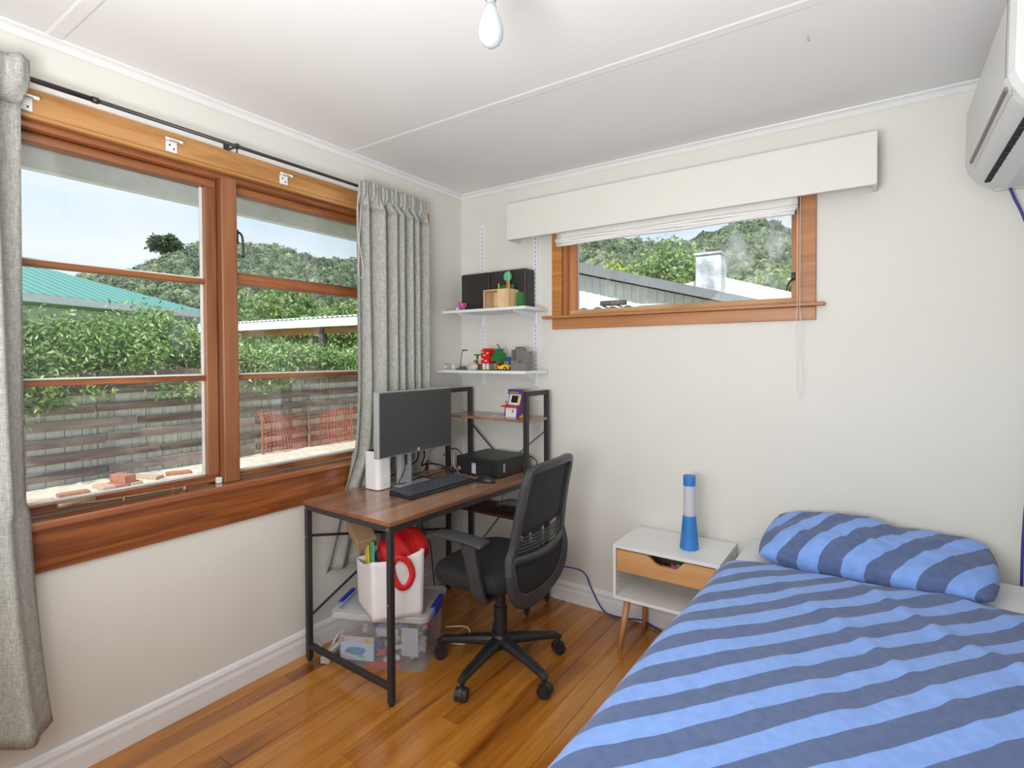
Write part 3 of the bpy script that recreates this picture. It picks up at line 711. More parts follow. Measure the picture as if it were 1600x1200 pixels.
# mini arcade machine + paper on the hutch shelf
ar = thing('toy_arcade', 'miniature toy arcade cabinet with purple and orange sides', 'toy', (.520, -.165, 1.0335), math.radians(-6))
side = [(-.045, 0), (.042, 0), (.042, .150), (-.006, .152), (-.012, .128), (.004, .122), (-.012, .070), (-.050, .062), (-.050, .055), (-.038, .052)]
bm = B(); prism(bm, side, 0, -.046, -.040); obj('side_panel', bm, 'purple', ar)
bm = B(); prism(bm, side, 0, .040, .046); s_ = obj('side_panel', bm, 'purple', ar)
bm = B(); prism(bm, [(.012, .148), (.040, .148), (.040, .085), (.016, .085)], 0, .0461, .0465); obj('side_graphic', bm, 'orange', s_)
bm = B(); prism(bm, [(-.030, .0), (.040, .0), (.040, .03)], 0, .0461, .0465); obj('side_graphic', bm, 'yellow', s_)
bm = B(); box(bm, (-.040, -.037, 0.0), (.040, .040, .052)); lw = obj('lower_body', bm, 'white_plastic', ar)
bm = B(); box(bm, (.006, -.0374, .026), (.016, -.0371, .040)); obj('coin_slot', bm, 'greyp', lw)
bm = B(); box(bm, (-.055, -.062, .056), (.055, -.012, .063), .002); cp = obj('control_deck', bm, 'redp', ar)
bm = B(); cyl(bm, (-.028, -.045, .063), (-.028, -.045, .078), .002, 8); bmesh.ops.create_icosphere(bm, subdivisions=2, radius=.0065, matrix=Matrix.Translation((-.028, -.045, .083))); obj('joystick', bm, 'redp', cp)
bm = B(); prism(bm, [(-.014, .066), (.040, .066), (.040, .125), (.004, .124)], 0, -.040, .040); sc = obj('screen_surround', bm, 'white_plastic', ar)
bm = B(); prism(bm, [(-.0115, .078), (-.0095, .078), (.0025, .116), (.0005, .1165)], 0, -.024, .022); obj('screen', bm, 'dark', sc)
bm = B(); prism(bm, [(-.0122, .072), (-.0102, .072), (.0040, .119), (.0020, .1195)], 0, .025, .034); obj('strip', bm, 'yellow', sc)
bm = B(); box(bm, (-.040, -.010, .126), (.040, .040, .150)); mq = obj('marquee', bm, 'bluep', ar)
bm = B(); box(bm, (-.034, -.0106, .128), (.034, -.0101, .139)); obj('marquee_print', bm, 'orange', mq)
bm = B(); obox(bm, (.44, -.185, 1.0345), (.10, .07, .001), (0, 0, .4)); o = obj('paper_card', bm, 'paper'); tag(o, 'small white card lying beside the toy arcade cabinet', 'card')

# ------------------------------------------------------------------ wall shelving
for xx, lab, zt_, zb_ in ((.176, 'white slotted shelf rail nearer the room corner', 2.175, 1.195), (.560, 'white slotted shelf rail nearer the small window', 2.10, 1.115)):
    rl = thing('shelf_rail', lab, 'shelf rail', (xx, 0, zb_), 0, 'slotted shelf rails')
    bm = B(); box(bm, (xx-.013, -.011, zb_), (xx-.0105, -.0004, zt_)); box(bm, (xx+.0105, -.011, zb_), (xx+.013, -.0004, zt_)); box(bm, (xx-.0105, -.011, zb_), (xx+.0105, -.0095, zt_)); obj('channel', bm, 'shelf_white', rl, True)
    bm = B(); zz = zb_+.02
    while zz < zt_-.03:
        box(bm, (xx-.0022, -.0114, zz), (xx+.0012, -.0112, zz+.015))
        zz += .025
    obj('slots', bm, 'dark', rl, True)
for zz, lab in ((1.6375, 'white wall shelf carrying the black display case'), (1.2900, 'white wall shelf carrying the row of brick toys')):
    sf = thing('wall_shelf', lab, 'shelf', (.34, -.13, zz))
    bm = B(); box(bm, (.055 if zz > 1.5 else .012, -.250, zz-.016), (.640, -.016, zz), .001); obj('board', bm, 'shelf_white', sf, True)
    for xx in (.176, .560):
        bm = B(); prism(bm, [(-.0116, zz-.0165), (-.0116, zz-.085), (-.03, zz-.055), (-.235, zz-.026), (-.24, zz-.0165)], 0, xx-.003, xx+.003)
        obj('bracket', bm, 'shelf_white', sf, True)

ZT = 1.638; ZL = 1.2905
# black display case of two halves
dc = thing('display_case', 'black two-part toy display case with smoked doors', 'display case', (.31, -.07, ZT))
for a, b_ in ((.093, .305), (.309, .560)):
    bm = B(); box(bm, (a, -.115, ZT), (b_, -.02, ZT+.225), .008, 2); h = obj('half_case', bm, 'black', dc, True)
    bm = B(); box(bm, (a+.006, -.1185, ZT+.006), (b_-.006, -.1155, ZT+.219), .001); obj('smoked_door', bm, 'smoke', h, True)
    for zz in (.072, .145):
        bm = B(); box(bm, (a+.010, -.1195, ZT+zz), (b_-.010, -.1187, ZT+zz+.003)); obj('shelf_line', bm, 'grey_plastic', h, True)
# plywood automaton
wb = thing('wooden_automaton', 'plywood crank toy box with a green paper tree on top', 'toy', (.43, -.175, ZT))
for lo, hi in (((.345, -.225, ZT), (.352, -.125, ZT+.098)), ((.441, -.225, ZT), (.519, -.218, ZT+.098)), ((.345, -.2249, ZT+.0985), (.519, -.125, ZT+.104)), ((.3525, -.132, ZT), (.519, -.125, ZT+.098)), ((.512, -.2175, ZT), (.519, -.1325, ZT+.098))):
    bm = B(); box(bm, lo, hi); obj('panel', bm, 'ply', wb, True)
for xx, rr in ((.425, .024),):
    bm = B(); cyl(bm, (xx, -.19, ZT+.05), (xx, -.182, ZT+.05), rr, 16); obj('cam_wheel', bm, 'ply', wb, True)
bm = B(); cyl(bm, (.47, -.232, ZT+.052), (.47, -.2255, ZT+.052), .020, 16); obj('crank_disc', bm, 'ply', wb, True)
bm = B(); cyl(bm, (.425, -.186, ZT+.07), (.425, -.186, ZT+.14), .0035, 8); obj('dowel', bm, 'ply', wb, True)
bm = B(); cyl(bm, (.513, -.21, ZT+.104), (.513, -.21, ZT+.20), .0025, 8); obj('dowel', bm, 'ply', wb, True)
bm = B(); box(bm, (.41, -.165, ZT+.1045), (.508, -.155, ZT+.132), .002); obj('paper_hedge', bm, 'green', wb, True)
bm = B(); cyl(bm, (.482, -.18, ZT+.1045), (.482, -.18, ZT+.15), .008, 8); obj('tree_trunk', bm, 'orange', wb, True)
bm = B(); prism(bm, [(.482+.024*math.cos(a), ZT+.172+(.03 if math.sin(a) > 0 else .022)*math.sin(a)) for a in [k*PI/10 for k in range(20)]], 1, -.186, -.174); obj('tree_top', bm, 'lime', wb, True)
# small coloured block behind, pink figure and white cube
bm = B(); box(bm, (.530, -.165, ZT), (.556, -.125, ZT+.085), .002); o = obj('green_block', bm, 'green'); tag(o, 'small green brick tower beside the plywood crank toy', 'toy')
pk = thing('pink_toy', 'small pink toy animal in front of the display case', 'toy', (.145, -.165, ZT))
bm = B(); sweep(bm, [(.128, -.17, ZT+.036), (.14, -.17, ZT+.038), (.158, -.17, ZT+.036)], [.009, .012, .010], n=8); bmesh.ops.create_icosphere(bm, subdivisions=2, radius=.011, matrix=Matrix.Translation((.126, -.172, ZT+.050))); obj('body', bm, 'pink', pk, True, True)
for dx in (.132, .156):
    for dy in (-.176, -.164):
        bm = B(); cyl(bm, (dx, dy, ZT), (dx, dy, ZT+.032), .0042, 8); obj('leg', bm, 'pink', pk, True)
bm = B(); sweep(bm, smoothpath([(.158, -.17, ZT+.04), (.170, -.17, ZT+.045), (.172, -.17, ZT+.025)]), .004, n=6); obj('tail', bm, 'pink', pk, True, True)
bm = B(); box(bm, (.108, -.185, ZT), (.122, -.171, ZT+.022), .002); o = obj('white_cube', bm, 'white_plastic'); tag(o, 'tiny white block beside the pink toy animal', 'toy')

# lower shelf toys
def part(name, parent, mat, *boxes, studs=None):
    bm = B()
    for lo, hi in boxes: box(bm, lo, hi)
    return obj(name, bm, mat, parent, True)
th = thing('toy_house', 'red and white brick-built toy house with green tree on a green plate', 'toy', (.38, -.14, ZL))
part('base_plate', th, 'green', ((.30, -.232, ZL), (.455, -.06, ZL+.004)))
part('wall', th, 'paper', ((.318, -.20, ZL+.0045), (.335, -.13, ZL+.038)), ((.345, -.199, ZL+.0045), (.36, -.19, ZL+.038)))
rd = part('red_roof', th, 'redp', ((.312, -.205, ZL+.0385), (.368, -.12, ZL+.115)), ((.318, -.20, ZL+.1155), (.355, -.13, ZL+.124)))
for a, b_, c in ((.315, .06, .012), (.338, .05, .014), (.33, .082, .012), (.352, .094, .012), (.318, .10, .010)):
    part('white_patch', rd, 'paper', ((a, -.2058, ZL+b_), (a+c, -.2052, ZL+b_+.007)))
part('tree_trunk', th, 'brownp', ((.392, -.17, ZL+.0045), (.425, -.14, ZL+.052)))
tf = part('tree_foliage', th, 'green', ((.372, -.195, ZL+.0525), (.438, -.115, ZL+.078)), ((.382, -.185, ZL+.0785), (.43, -.125, ZL+.098)), ((.392, -.175, ZL+.0985), (.42, -.135, ZL+.122)))
bm = B(); cyl(bm, (.408, -.155, ZL+.122), (.400, -.155, ZL+.140), .003, 6); cyl(bm, (.400, -.155, ZL+.140), (.388, -.155, ZL+.148), .003, 6); obj('twig', bm, 'black', tf, True)
st_ = thing('toy_stall', 'small toy market stall with green and white striped awning', 'toy', (.27, -.13, ZL))
part('counter', st_, 'brownp', ((.245, -.165, ZL), (.305, -.10, ZL+.035)))
part('post', st_, 'brownp', ((.245, -.164, ZL+.0355), (.249, -.160, ZL+.075)), ((.300, -.164, ZL+.0355), (.304, -.160, ZL+.075)))
aw = part('awning', st_, 'green', ((.236, -.176, ZL+.0755), (.312, -.10, ZL+.092)))
for k in range(4): part('awning_flap', aw, 'paper' if k % 2 == 0 else 'green', ((.238+.018*k, -.1785, ZL+.064), (.254+.018*k, -.1765, ZL+.084)))
part('orange_sign', st_, 'orange', ((.214, -.15, ZL), (.234, -.135, ZL+.058)))
rk = thing('toy_rock', 'white speckled toy boulder on the lower shelf', 'toy', (.255, -.215, ZL))
bm = B(); bmesh.ops.create_icosphere(bm, subdivisions=3, radius=.03, matrix=Matrix.Translation((0, 0, .020)) @ Matrix.Diagonal((1.35, .7, .85, 1)))
for v in bm.verts:
    v.co *= 1+.10*math.sin(v.co.x*160)*math.cos(v.co.y*150+v.co.z*120); v.co.z = max(0, v.co.z)
obj('boulder', bm, 'lgrey', rk, smooth=False)
lp = thing('toy_lamp_post', 'thin grey toy lamp post on a green base', 'toy', (.165, -.205, ZL))
part('base', lp, 'green', ((.14, -.225, ZL), (.20, -.185, ZL+.004)))
bm = B(); sweep(bm, [(.158, -.205, ZL+.004), (.158, -.205, ZL+.02), (.172, -.205, ZL+.105), (.178, -.205, ZL+.112)], .0024, n=6); obj('pole', bm, 'grey_plastic', lp, True, True)
bm = B(); box(bm, (.176, -.212, ZL+.112), (.205, -.198, ZL+.119), .001); obj('lamp_head', bm, 'grey_plastic', lp, True)
def figure(x, y, label, hat):
    f = thing('toy_figure', label, 'toy', (x, y, ZL))
    part('legs', f, 'lgrey', ((x-.008, y-.005, ZL), (x+.008, y+.005, ZL+.013)))
    bm = B(); prism(bm, [(x-.010, ZL+.0132), (x+.010, ZL+.0132), (x+.007, ZL+.028), (x-.007, ZL+.028)], 1, y-.005, y+.005); obj('torso', bm, 'paper', f, True)
    bm = B(); cyl(bm, (x, y, ZL+.0283), (x, y, ZL+.038), .006, 10); obj('head', bm, hat, f, True)
figure(.055, -.215, 'tiny white toy figure with red head by the curtain', 'redp'); figure(.125, -.225, 'tiny pale toy figure with grey head between red-headed figure and lamp post', 'lgrey')
gp = thing('toy_ramp', 'flat grey wedge toy piece lying near the wall', 'toy', (.10, -.15, ZL))
bm = B(); prism(bm, [(.07, ZL), (.14, ZL), (.135, ZL+.022), (.115, ZL+.012)], 1, -.17, -.12); obj('wedge', bm, 'greyp', gp, True)
bm = B(); prism(bm, [(.430, ZL), (.472, ZL), (.472, ZL+.07), (.462, ZL+.078), (.44, ZL+.078), (.430, ZL+.07)], 1, -.10, -.055); o = obj('blue_tub', bm, 'bluep'); tag(o, 'blue plastic toy tub behind the yellow car', 'toy')
car = thing('toy_car', 'yellow toy convertible car with dark wheels', 'toy', (.47, -.215, ZL))
bm = B(); prism(bm, [(.425, ZL+.008), (.520, ZL+.008), (.522, ZL+.024), (.505, ZL+.032), (.478, ZL+.033), (.474, ZL+.026), (.452, ZL+.026), (.428, ZL+.020)], 1, -.236, -.196); obj('body', bm, 'yellow', car, True)
bm = B(); prism(bm, [(.453, ZL+.0262), (.456, ZL+.0262), (.464, ZL+.040), (.461, ZL+.040)], 1, -.233, -.199); obj('windscreen', bm, 'black', car, True)
for xx in (.444, .502):
    for yy in (-.240, -.197):
        bm = B(); cyl(bm, (xx, yy, ZL+.011), (xx, yy+.006, ZL+.011), .011, 14); wl = obj('wheel', bm, 'black', car, True)
        bm = B(); cyl(bm, (xx, yy-.0006, ZL+.011), (xx, yy-.0001, ZL+.011), .005, 10); obj('hub', bm, 'lgrey', wl, True)
bm = B(); box(bm, (.522, -.232, ZL+.010), (.525, -.20, ZL+.020)); obj('bumper', bm, 'redp', car, True)
cs = thing('toy_castle', 'stepped grey brick-built toy wall with a notched top', 'toy', (.575, -.19, ZL))
part('wall', cs, 'greyp', ((.528, -.215, ZL), (.628, -.16, ZL+.045)), ((.528, -.18, ZL+.0455), (.628, -.16, ZL+.105)), ((.528, -.215, ZL+.0455), (.536, -.18, ZL+.115)), ((.528, -.18, ZL+.1055), (.592, -.16, ZL+.122)))
for xx in (.530, .545, .560, .575): part('crenel', cs, 'greyp', ((xx, -.178, ZL+.1225), (xx+.009, -.162, ZL+.131)))
part('step', cs, 'greyp', ((.58, -.222, ZL), (.629, -.2155, ZL+.040)), ((.5285, -.2155-.007, ZL), (.58, -.2155, ZL+.055)))

# ------------------------------------------------------------------ under the desk: box, tote bag
bu = Vector((.9, .436, 0)).normalized(); ba = math.atan2(bu.y, bu.x)
sb = thing('storage_box', 'clear plastic storage box with frosted lid and blue latches under the desk', 'storage box', (.215, -1.150, 0), ba)
BW, BD, BH = .415, .30, .232
bm = B()
def wallq(z0, z1, i0, i1, t):
    for lo, hi in (((i0, i0, 0), (BW-i0, i0+t, 0)), ):
        pass
ti = .010
V0 = [(ti, ti), (BW-ti, ti), (BW-ti, BD-ti), (ti, BD-ti)]; V1 = [(0, 0), (BW, 0), (BW, BD), (0, BD)]
def rring(pts, r, z):
    out = []
    for k, (cx, cy) in enumerate(pts):
        sx = 1 if cx < BW/2 else -1; sy = 1 if cy < BD/2 else -1
        a0 = {(1, 1): 180, (-1, 1): 270, (-1, -1): 0, (1, -1): 90}[(sx, sy)]
        for q in range(5):
            a = math.radians(a0+q*22.5); out.append((cx+sx*r+r*math.cos(a), cy+sy*r+r*math.sin(a), z))
    return out
def loft(bm, rings, cap0=True, cap1=False):
    R_ = [[bm.verts.new(p) for p in r] for r in rings]; n = len(R_[0])
    for a, b_ in zip(R_, R_[1:]):
        for j in range(n): bm.faces.new((a[j], a[(j+1) % n], b_[(j+1) % n], b_[j]))
    if cap0: bm.faces.new(R_[0][::-1])
    if cap1: bm.faces.new(R_[-1])
loft(bm, [rring(V0, .025, .001), rring(V1, .03, BH)]); bx_ = obj('tub', bm, 'clear', sb, smooth=False)
bm = B(); VL = [(-.018, -.018), (BW+.018, -.018), (BW+.018, BD+.018), (-.018, BD+.018)]; VI = [(.012, .012), (BW-.012, .012), (BW-.012, BD-.012), (.012, BD-.012)]
loft(bm, [rring(VL, .04, BH-.004), rring(VL, .04, BH+.016), rring([(a*.985+.003, b_*.985+.002) for a, b_ in VL], .038, BH+.020), rring(VI, .03, BH+.020), rring(VI, .03, BH+.012)], False, True); ld = obj('lid', bm, 'lid', sb)
for xa in (-.022, BW-.002):
    bm = B(); box(bm, (xa, .08, BH-.02), (xa+.024, .22, BH+.026), .004); obj('latch', bm, 'blue_handle', sb, label='blue clip-on latch')
# things inside the box: booklet and loose bricks
bk = thing('instruction_booklet', 'pale blue building-set booklet standing against the inside of the storage box', 'booklet', tuple(MW[sb] @ Vector((.020, .0165, .028))), ba)
bm = B(); box(bm, (0, 0, 0), (.155, .002, .105)); obj('cover', bm, 'sticker', bk)
M['paleblue'] = plain('pale_blue_print', srgb(176, 204, 230), .5); M['teal_p'] = plain('teal_print', srgb(50, 128, 176), .5, var=.4, vscale=60); M['gold'] = plain('gold_print', srgb(206, 180, 96), .5)
bm = B(); box(bm, (.001, -.0007, .001), (.154, -.0002, .080)); obj('cover_print', bm, 'paleblue', bk)
bm = B(); prism(bm, [(.075+.040*math.cos(a)*(1+.15*math.sin(3*a)), .042+.022*math.sin(a)*(1+.2*math.cos(2*a))) for a in [k*PI/12 for k in range(24)]], 1, -.0013, -.0008); obj('model_picture', bm, 'teal_p', bk)
bm = B(); prism(bm, [(.035+.014*math.cos(a), .040+.008*math.sin(a)) for a in [k*PI/8 for k in range(16)]], 1, -.0014, -.0009); obj('model_picture', bm, 'brownp', bk)
bm = B(); prism(bm, [(.098+.015*math.cos(a), .019+.006*math.sin(a)) for a in [k*PI/8 for k in range(16)]], 1, -.0014, -.0009); obj('model_picture', bm, 'lime', bk)
bm = B(); box(bm, (.004, -.0007, .083), (.020, -.0002, .099)); obj('logo', bm, 'redp', bk); text('logo_text', 'LEGO', .0075, 'paper', bk, (.012, -.0009, .091), (PI/2, 0, 0))
bm = B(); box(bm, (.024, -.0006, .087), (.060, -.0002, .093)); obj('title_strip', bm, 'lgrey', bk)
bm = B(); prism(bm, [(.112, .103), (.146, .103), (.146, .080), (.138, .074), (.12, .074), (.112, .080)], 1, -.0016, -.0011); obj('badge', bm, 'gold', bk); text('badge_text', '3in1', .012, 'greyp', bk, (.129, -.0019, .089), (PI/2, 0, 0))
rb = random.Random(5); cols = ['lgrey', 'greyp', 'paper', 'redp', 'black', 'sticker', 'brownp', 'yellow', 'bluep', 'paper', 'lgrey', 'paleblue']
cname = dict(lgrey='light grey', greyp='mid grey', paper='white', redp='red', black='black', sticker='lilac grey', brownp='brown', yellow='yellow', bluep='dark blue', paleblue='pale blue')
for k in range(130):
    px_ = rb.uniform(.05, BW-.05); py_ = rb.uniform(.04, BD-.05); pz = .014+rb.uniform(0, .13)*(.45+.55*px_/BW)
    if px_ < .20 and py_ < .055: py_ += .03
    bm = B(); sz = (rb.uniform(.015, .05), rb.uniform(.014, .024), rb.uniform(.008, .018)); obox(bm, (0, 0, 0), sz, (rb.uniform(-.5, .5), rb.uniform(-.6, .6), rb.uniform(0, 3)))
    o = obj('building_brick', bm, cols[k % 12]); o.location = MW[sb] @ Vector((px_, py_, pz)); o.rotation_euler = (0, 0, ba)
    tag(o, 'loose %s building piece inside the clear storage box' % cname[cols[k % 12]], 'building brick', '%s building pieces in the storage box' % cname[cols[k % 12]])
for nm, lo, hi, mt, lab in (('red_leaflet', (.14, .014, .006), (.30, .030, .022), 'redp', 'red printed leaflet at the bottom of the storage box'), ('white_leaflet', (.30, .022, .06), (.375, .025, .185), 'sticker', 'pale leaflet standing in the storage box corner'), ('zip_bag', (.17, .06, .12), (.27, .10, .155), 'sticker', 'pale blue zip bag lying on the building pieces'), ('grey_leaflet', (.03, .08, .17), (.26, .20, .185), 'lgrey', 'grey leaflet lying high in the storage box')):
    bm = B(); box(bm, lo, hi, .001); bmesh.ops.transform(bm, matrix=MW[sb], verts=bm.verts); o = obj(nm, bm, mt); tag(o, lab, 'leaflet')

# tote bag
LZ = BH+.0215
n0 = Vector((.445, -1.132, LZ)); d1 = Vector((-.215, .10, 0)); d2 = Vector((.122, .175, 0))
tb = thing('tote_bag', 'white fabric tote bag with red strap handles standing on the storage box', 'bag', tuple(n0+(d1+d2)/2))
bm = B()
def bagpt(s, v):
    # s 0..4 around the corners: near, right, far, left
    cs_ = [n0, n0+d2, n0+d2+d1, n0+d1]; i = int(s) % 4; f = s-int(s)
    p = cs_[i].lerp(cs_[(i+1) % 4], f)
    c = n0+(d1+d2)/2
    hts = [.255, .285, .27, .20]; h = hts[i]*(1-f)+hts[(i+1) % 4]*f-.018*math.sin(f*PI)
    q = c+(p-c)*(.97+.05*v+.03*math.sin(v*PI)*math.sin(f*PI))
    q.z = LZ+.001+h*v+.0*f
    return q
V = grid(bm, lambda u, v: bagpt((u*4) % 4, v), 48, 14, True)
bm.faces.new([V[i][0] for i in range(48)][::-1])
bg_ = obj('bag_body', bm, 'tote', tb, True, True); solid(bg_, .003, 1)
bm = B()
for s in (.0, .62):
    sweep(bm, [bagpt(s, k/12)+((bagpt(s, k/12)-(n0+(d1+d2)/2))*Vector((1, 1, 0))).normalized()*.002 for k in range(13)], .0015, n=5)
obj('seam', bm, 'greyp' if False else 'tote', tb, True, True)
mid = bagpt(.55, .93); outw = Vector((.8, -.58, 0)).normalized(); side_ = d2.normalized()
hp = [mid-side_*.035+outw*.004+Vector((0, 0, -.005)), mid-side_*.030+outw*.014+Vector((0, 0, .018)), mid-side_*.005+outw*.022+Vector((0, 0, .030)), mid+side_*.030+outw*.022+Vector((0, 0, .002)), mid+side_*.045+outw*.016+Vector((0, 0, -.055)), mid+side_*.022+outw*.014+Vector((0, 0, -.100)), mid-side_*.010+outw*.014+Vector((0, 0, -.095)), mid-side_*.032+outw*.010+Vector((0, 0, -.05)), mid-side_*.038+outw*.006+Vector((0, 0, -.006))]
bm = B(); pth = smoothpath(hp, 6); sweep(bm, pth, .013, .0012, 8, up=tuple(outw.cross(Vector((0, 0, 1)))*0+outw) if False else None, power=4)
bm.free(); bm = B()
rings = []
for p in pth:
    pass
k = len(pth)
for i in range(k):
    tg = (pth[min(i+1, k-1)]-pth[max(i-1, 0)]).normalized(); wv_ = tg.cross(outw).normalized()*.0125
    rings.append((bm.verts.new(pth[i]-wv_+outw*.0), bm.verts.new(pth[i]+wv_)))
for a, b_ in zip(rings, rings[1:]): bm.faces.new((a[0], a[1], b_[1], b_[0]))
o = obj('handle', bm, 'red_strap', tb, True, True, label='flopped red webbing handle'); solid(o, .002)
# red bundle in the bag
rbn = thing('red_cloth_bag', 'crumpled red fabric bag stuffed into the white tote', 'bag', tuple(n0+(d1+d2)*.5+Vector((.045, .042, .155))))
bm = B(); bmesh.ops.create_icosphere(bm, subdivisions=4, radius=1)
for v in bm.verts:
    c = v.co.copy(); nn = .10*math.sin(c.x*7+c.z*5)+.08*math.sin(c.y*9-c.z*6+1)+.05*math.sin(c.x*15+c.y*13)
    c *= 1+nn*.7
    v.co = Vector((c.x*.104, c.y*.098, c.z*.110+.085))
bmesh.ops.rotate(bm, verts=bm.verts, cent=(0, 0, 0), matrix=Matrix.Rotation(.95, 3, 'Z'))
obj('bundle', bm, 'red', rbn, smooth=True)
# paper bag and magazines poking out
kb_ = thing('paper_bag', 'brown kraft paper bag poking out of the white tote', 'paper bag', (.285, -1.03, .45))
bm = B(); vs = obox(bm, (.262, -1.035, .575), (.165, .09, .050), (.15, .42, -.35), .004); obj('bag', bm, 'kraft', kb_, True)
bm = B(); obox(bm, (.298, -1.082, .566), (.062, .003, .014), (.15, .42, -.35)); obj('label_strip', bm, 'paper', kb_, True)
for k, (a, mt, lab) in enumerate(((0, 'yellow', 'yellow-edged comic standing in the white tote'), (.035, 'lime', 'green printed comic standing in the white tote'), (-.03, 'lgrey', 'pale magazine standing in the white tote'))):
    bm = B(); obox(bm, (.322+a*1.0, -1.052-a*.55+.016*k, .455), (.050, .006, .21), (0, -.18+.12*k, -.45)); o = obj('comic', bm, mt); tag(o, lab, 'magazine')
# cables and power block behind the box
cable('white flex coiled on the floor beside the storage box', [(.03, -1.12, .06), (.05, -1.10, .02), (.10, -1.13, .006), (.15, -1.15, .040), (.165, -1.10, .06), (.13, -1.03, .09), (.09, -1.03, .06), (.08, -1.06, .012), (.08, -.99, .007), (.06, -.9, .007)], .004, 'cable_white')
bm = B(); obox(bm, (.135, -1.105, .017), (.045, .13, .032), (0, 0, .45), .004); o = obj('power_strip', bm, 'lgrey'); tag(o, 'pale grey power board on the floor by the storage box', 'power board')
cable('white cable lying on the floor behind the chair castor', [(.40, -.62, .008), (.50, -.60, .03), (.565, -.635, .035), (.58, -.69, .010), (.52, -.72, .006)], .004, 'cable_white')

# ------------------------------------------------------------------ office chair
ch = thing('office_chair', 'black mesh-back office chair on a five-star castor base', 'office chair', (.820, -.735, 0), math.radians(4))
for k in range(5):
    a = math.radians(196+72*k); ca, sa = math.cos(a), math.sin(a)
    bm = B(); pts = [(.02*ca, .02*sa, .118), (.10*ca, .10*sa, .112), (.20*ca, .20*sa, .098), (.272*ca, .272*sa, .086), (.288*ca, .288*sa, .072)]
    sweep(bm, pts, [.030, .026, .021, .017, .016], [.022, .019, .015, .014, .016], 10, up=(0, 0, 1), power=4); lg = obj('base_leg', bm, 'black', ch, smooth=False)
    cx, cy = .283*ca, .283*sa; sw = random.uniform(-.6, .6)+a
    wx, wy = -math.sin(sw), math.cos(sw)
    bm = B(); cyl(bm, (cx, cy, .050), (cx, cy, .075), .008, 8)
    for s in (-1, 1): cyl(bm, (cx+s*.006*wx, cy+s*.006*wy, .0262), (cx+s*.024*wx, cy+s*.024*wy, .0262), .026, 16)
    obj('castor', bm, 'black', lg, smooth=False)
    bm = B(); cyl(bm, (cx-.006*wx, cy-.006*wy, .030), (cx+.006*wx, cy+.006*wy, .030), .030, 16); obj('castor_hood', bm, 'grey_plastic', lg)
bm = B(); lathe(bm, [(.036, .088), (.040, .10), (.040, .135), (.034, .15)], n=20); obj('hub', bm, 'black', ch, smooth=False)
bm = B(); lathe(bm, [(.030, .15), (.030, .27), (.024, .272), (.024, .33), (.014, .332), (.014, .385)], n=20); obj('gas_column', bm, 'black', ch)
bm = B(); box(bm, (-.11, -.075, .372), (.12, .075, .405), .008); obj('tilt_mechanism', bm, 'black', ch)
bm = B(); cyl(bm, (.03, .05, .385), (.05, .22, .372), .006, 8); lathe(bm, [(.012, 0), (.012, .03)], (.05, .22, .357), 10); obj('lever', bm, 'black', ch)
# seat cushion
bm = B()
def seat(u, v):
    # u around, v bottom->top
    a = 2*PI*u; pw = 3.4
    ca, sa = math.cos(a), math.sin(a); q = (abs(ca)**pw+abs(sa)**pw)**(-1/pw)
    prof = [(.30, .405), (.86, .405), (.965, .420), (1.0, .447), (.985, .472), (.93, .488), (.75, .494), (.35, .489), (.0, .486)]
    i = min(int(v*8), 7); f = v*8-i
    r = prof[i][0]*(1-f)+prof[i+1][0]*f; z = prof[i][1]*(1-f)+prof[i+1][1]*f
    x = -.040+.212*ca*q*r; y = .238*sa*q*r
    if x < -.15: z -= .035*((-.15-x)/.12)**2*(1 if z > .43 else .3)
    return (x, y, z)
grid(bm, seat, 56, 17, True); bmesh.ops.remove_doubles(bm, verts=bm.verts, dist=1e-5); bmesh.ops.holes_fill(bm, edges=[e_ for e_ in bm.edges if e_.is_boundary])
obj('seat', bm, 'seat_fabric', ch, smooth=True, label='black padded fabric seat')
# armrests
for s in (-1, 1):
    yy = s*.272
    bm = B(); sweep(bm, smoothpath([(-.175, yy, .628), (-.13, yy, .646), (-.04, yy, .648), (.06, yy, .640), (.098, yy, .634)], 5), [.018]+[.036]*2+[.040]*18, [.008]+[.012]*20, 12, up=(0, 0, 1), power=3.5)
    ap = obj('arm_pad', bm, 'grey_plastic', ch, smooth=True)
    bm = B(); sweep(bm, smoothpath([(.015, yy, .636), (.028, yy, .585), (.045, yy-s*.004, .50), (.062, yy-s*.012, .42), (.050, yy-s*.06, .398), (.02, yy-s*.14, .396)], 5), .013, [.042, .04, .036, .034, .032, .031, .031]+[.030]*19, 10, up=(0, 1, 0) if False else None, power=4)
    bm.free(); bm = B()
    P = smoothpath([(.015, yy, .636), (.028, yy, .585), (.045, yy-s*.004, .50), (.060, yy-s*.012, .43), (.060, yy-s*.030, .400)], 5)
    R0 = None
    for i, p_ in enumerate(P):
        hw = .044-.016*min(1, i/6); ring = [bm.verts.new((p_.x+dx*hw, p_.y+dy*.013, p_.z)) for dx, dy in ((-1, -.6), (-.8, -1), (.8, -1), (1, -.6), (1, .6), (.8, 1), (-.8, 1), (-1, .6))]
        if R0:
            for j in range(8): bm.faces.new((R0[j], R0[(j+1) % 8], ring[(j+1) % 8], ring[j]))
        else: bm.faces.new(ring)
        R0 = ring
    bm.faces.new(R0[::-1]); bmesh.ops.recalc_face_normals(bm, faces=bm.faces); obj('arm_post', bm, 'grey_plastic', ch)
    bm = B(); box(bm, (.03, min(yy-s*.03, s*.10), .385), (.085, max(yy-s*.03, s*.10), .402), .003); obj('arm_bracket', bm, 'black', ch)
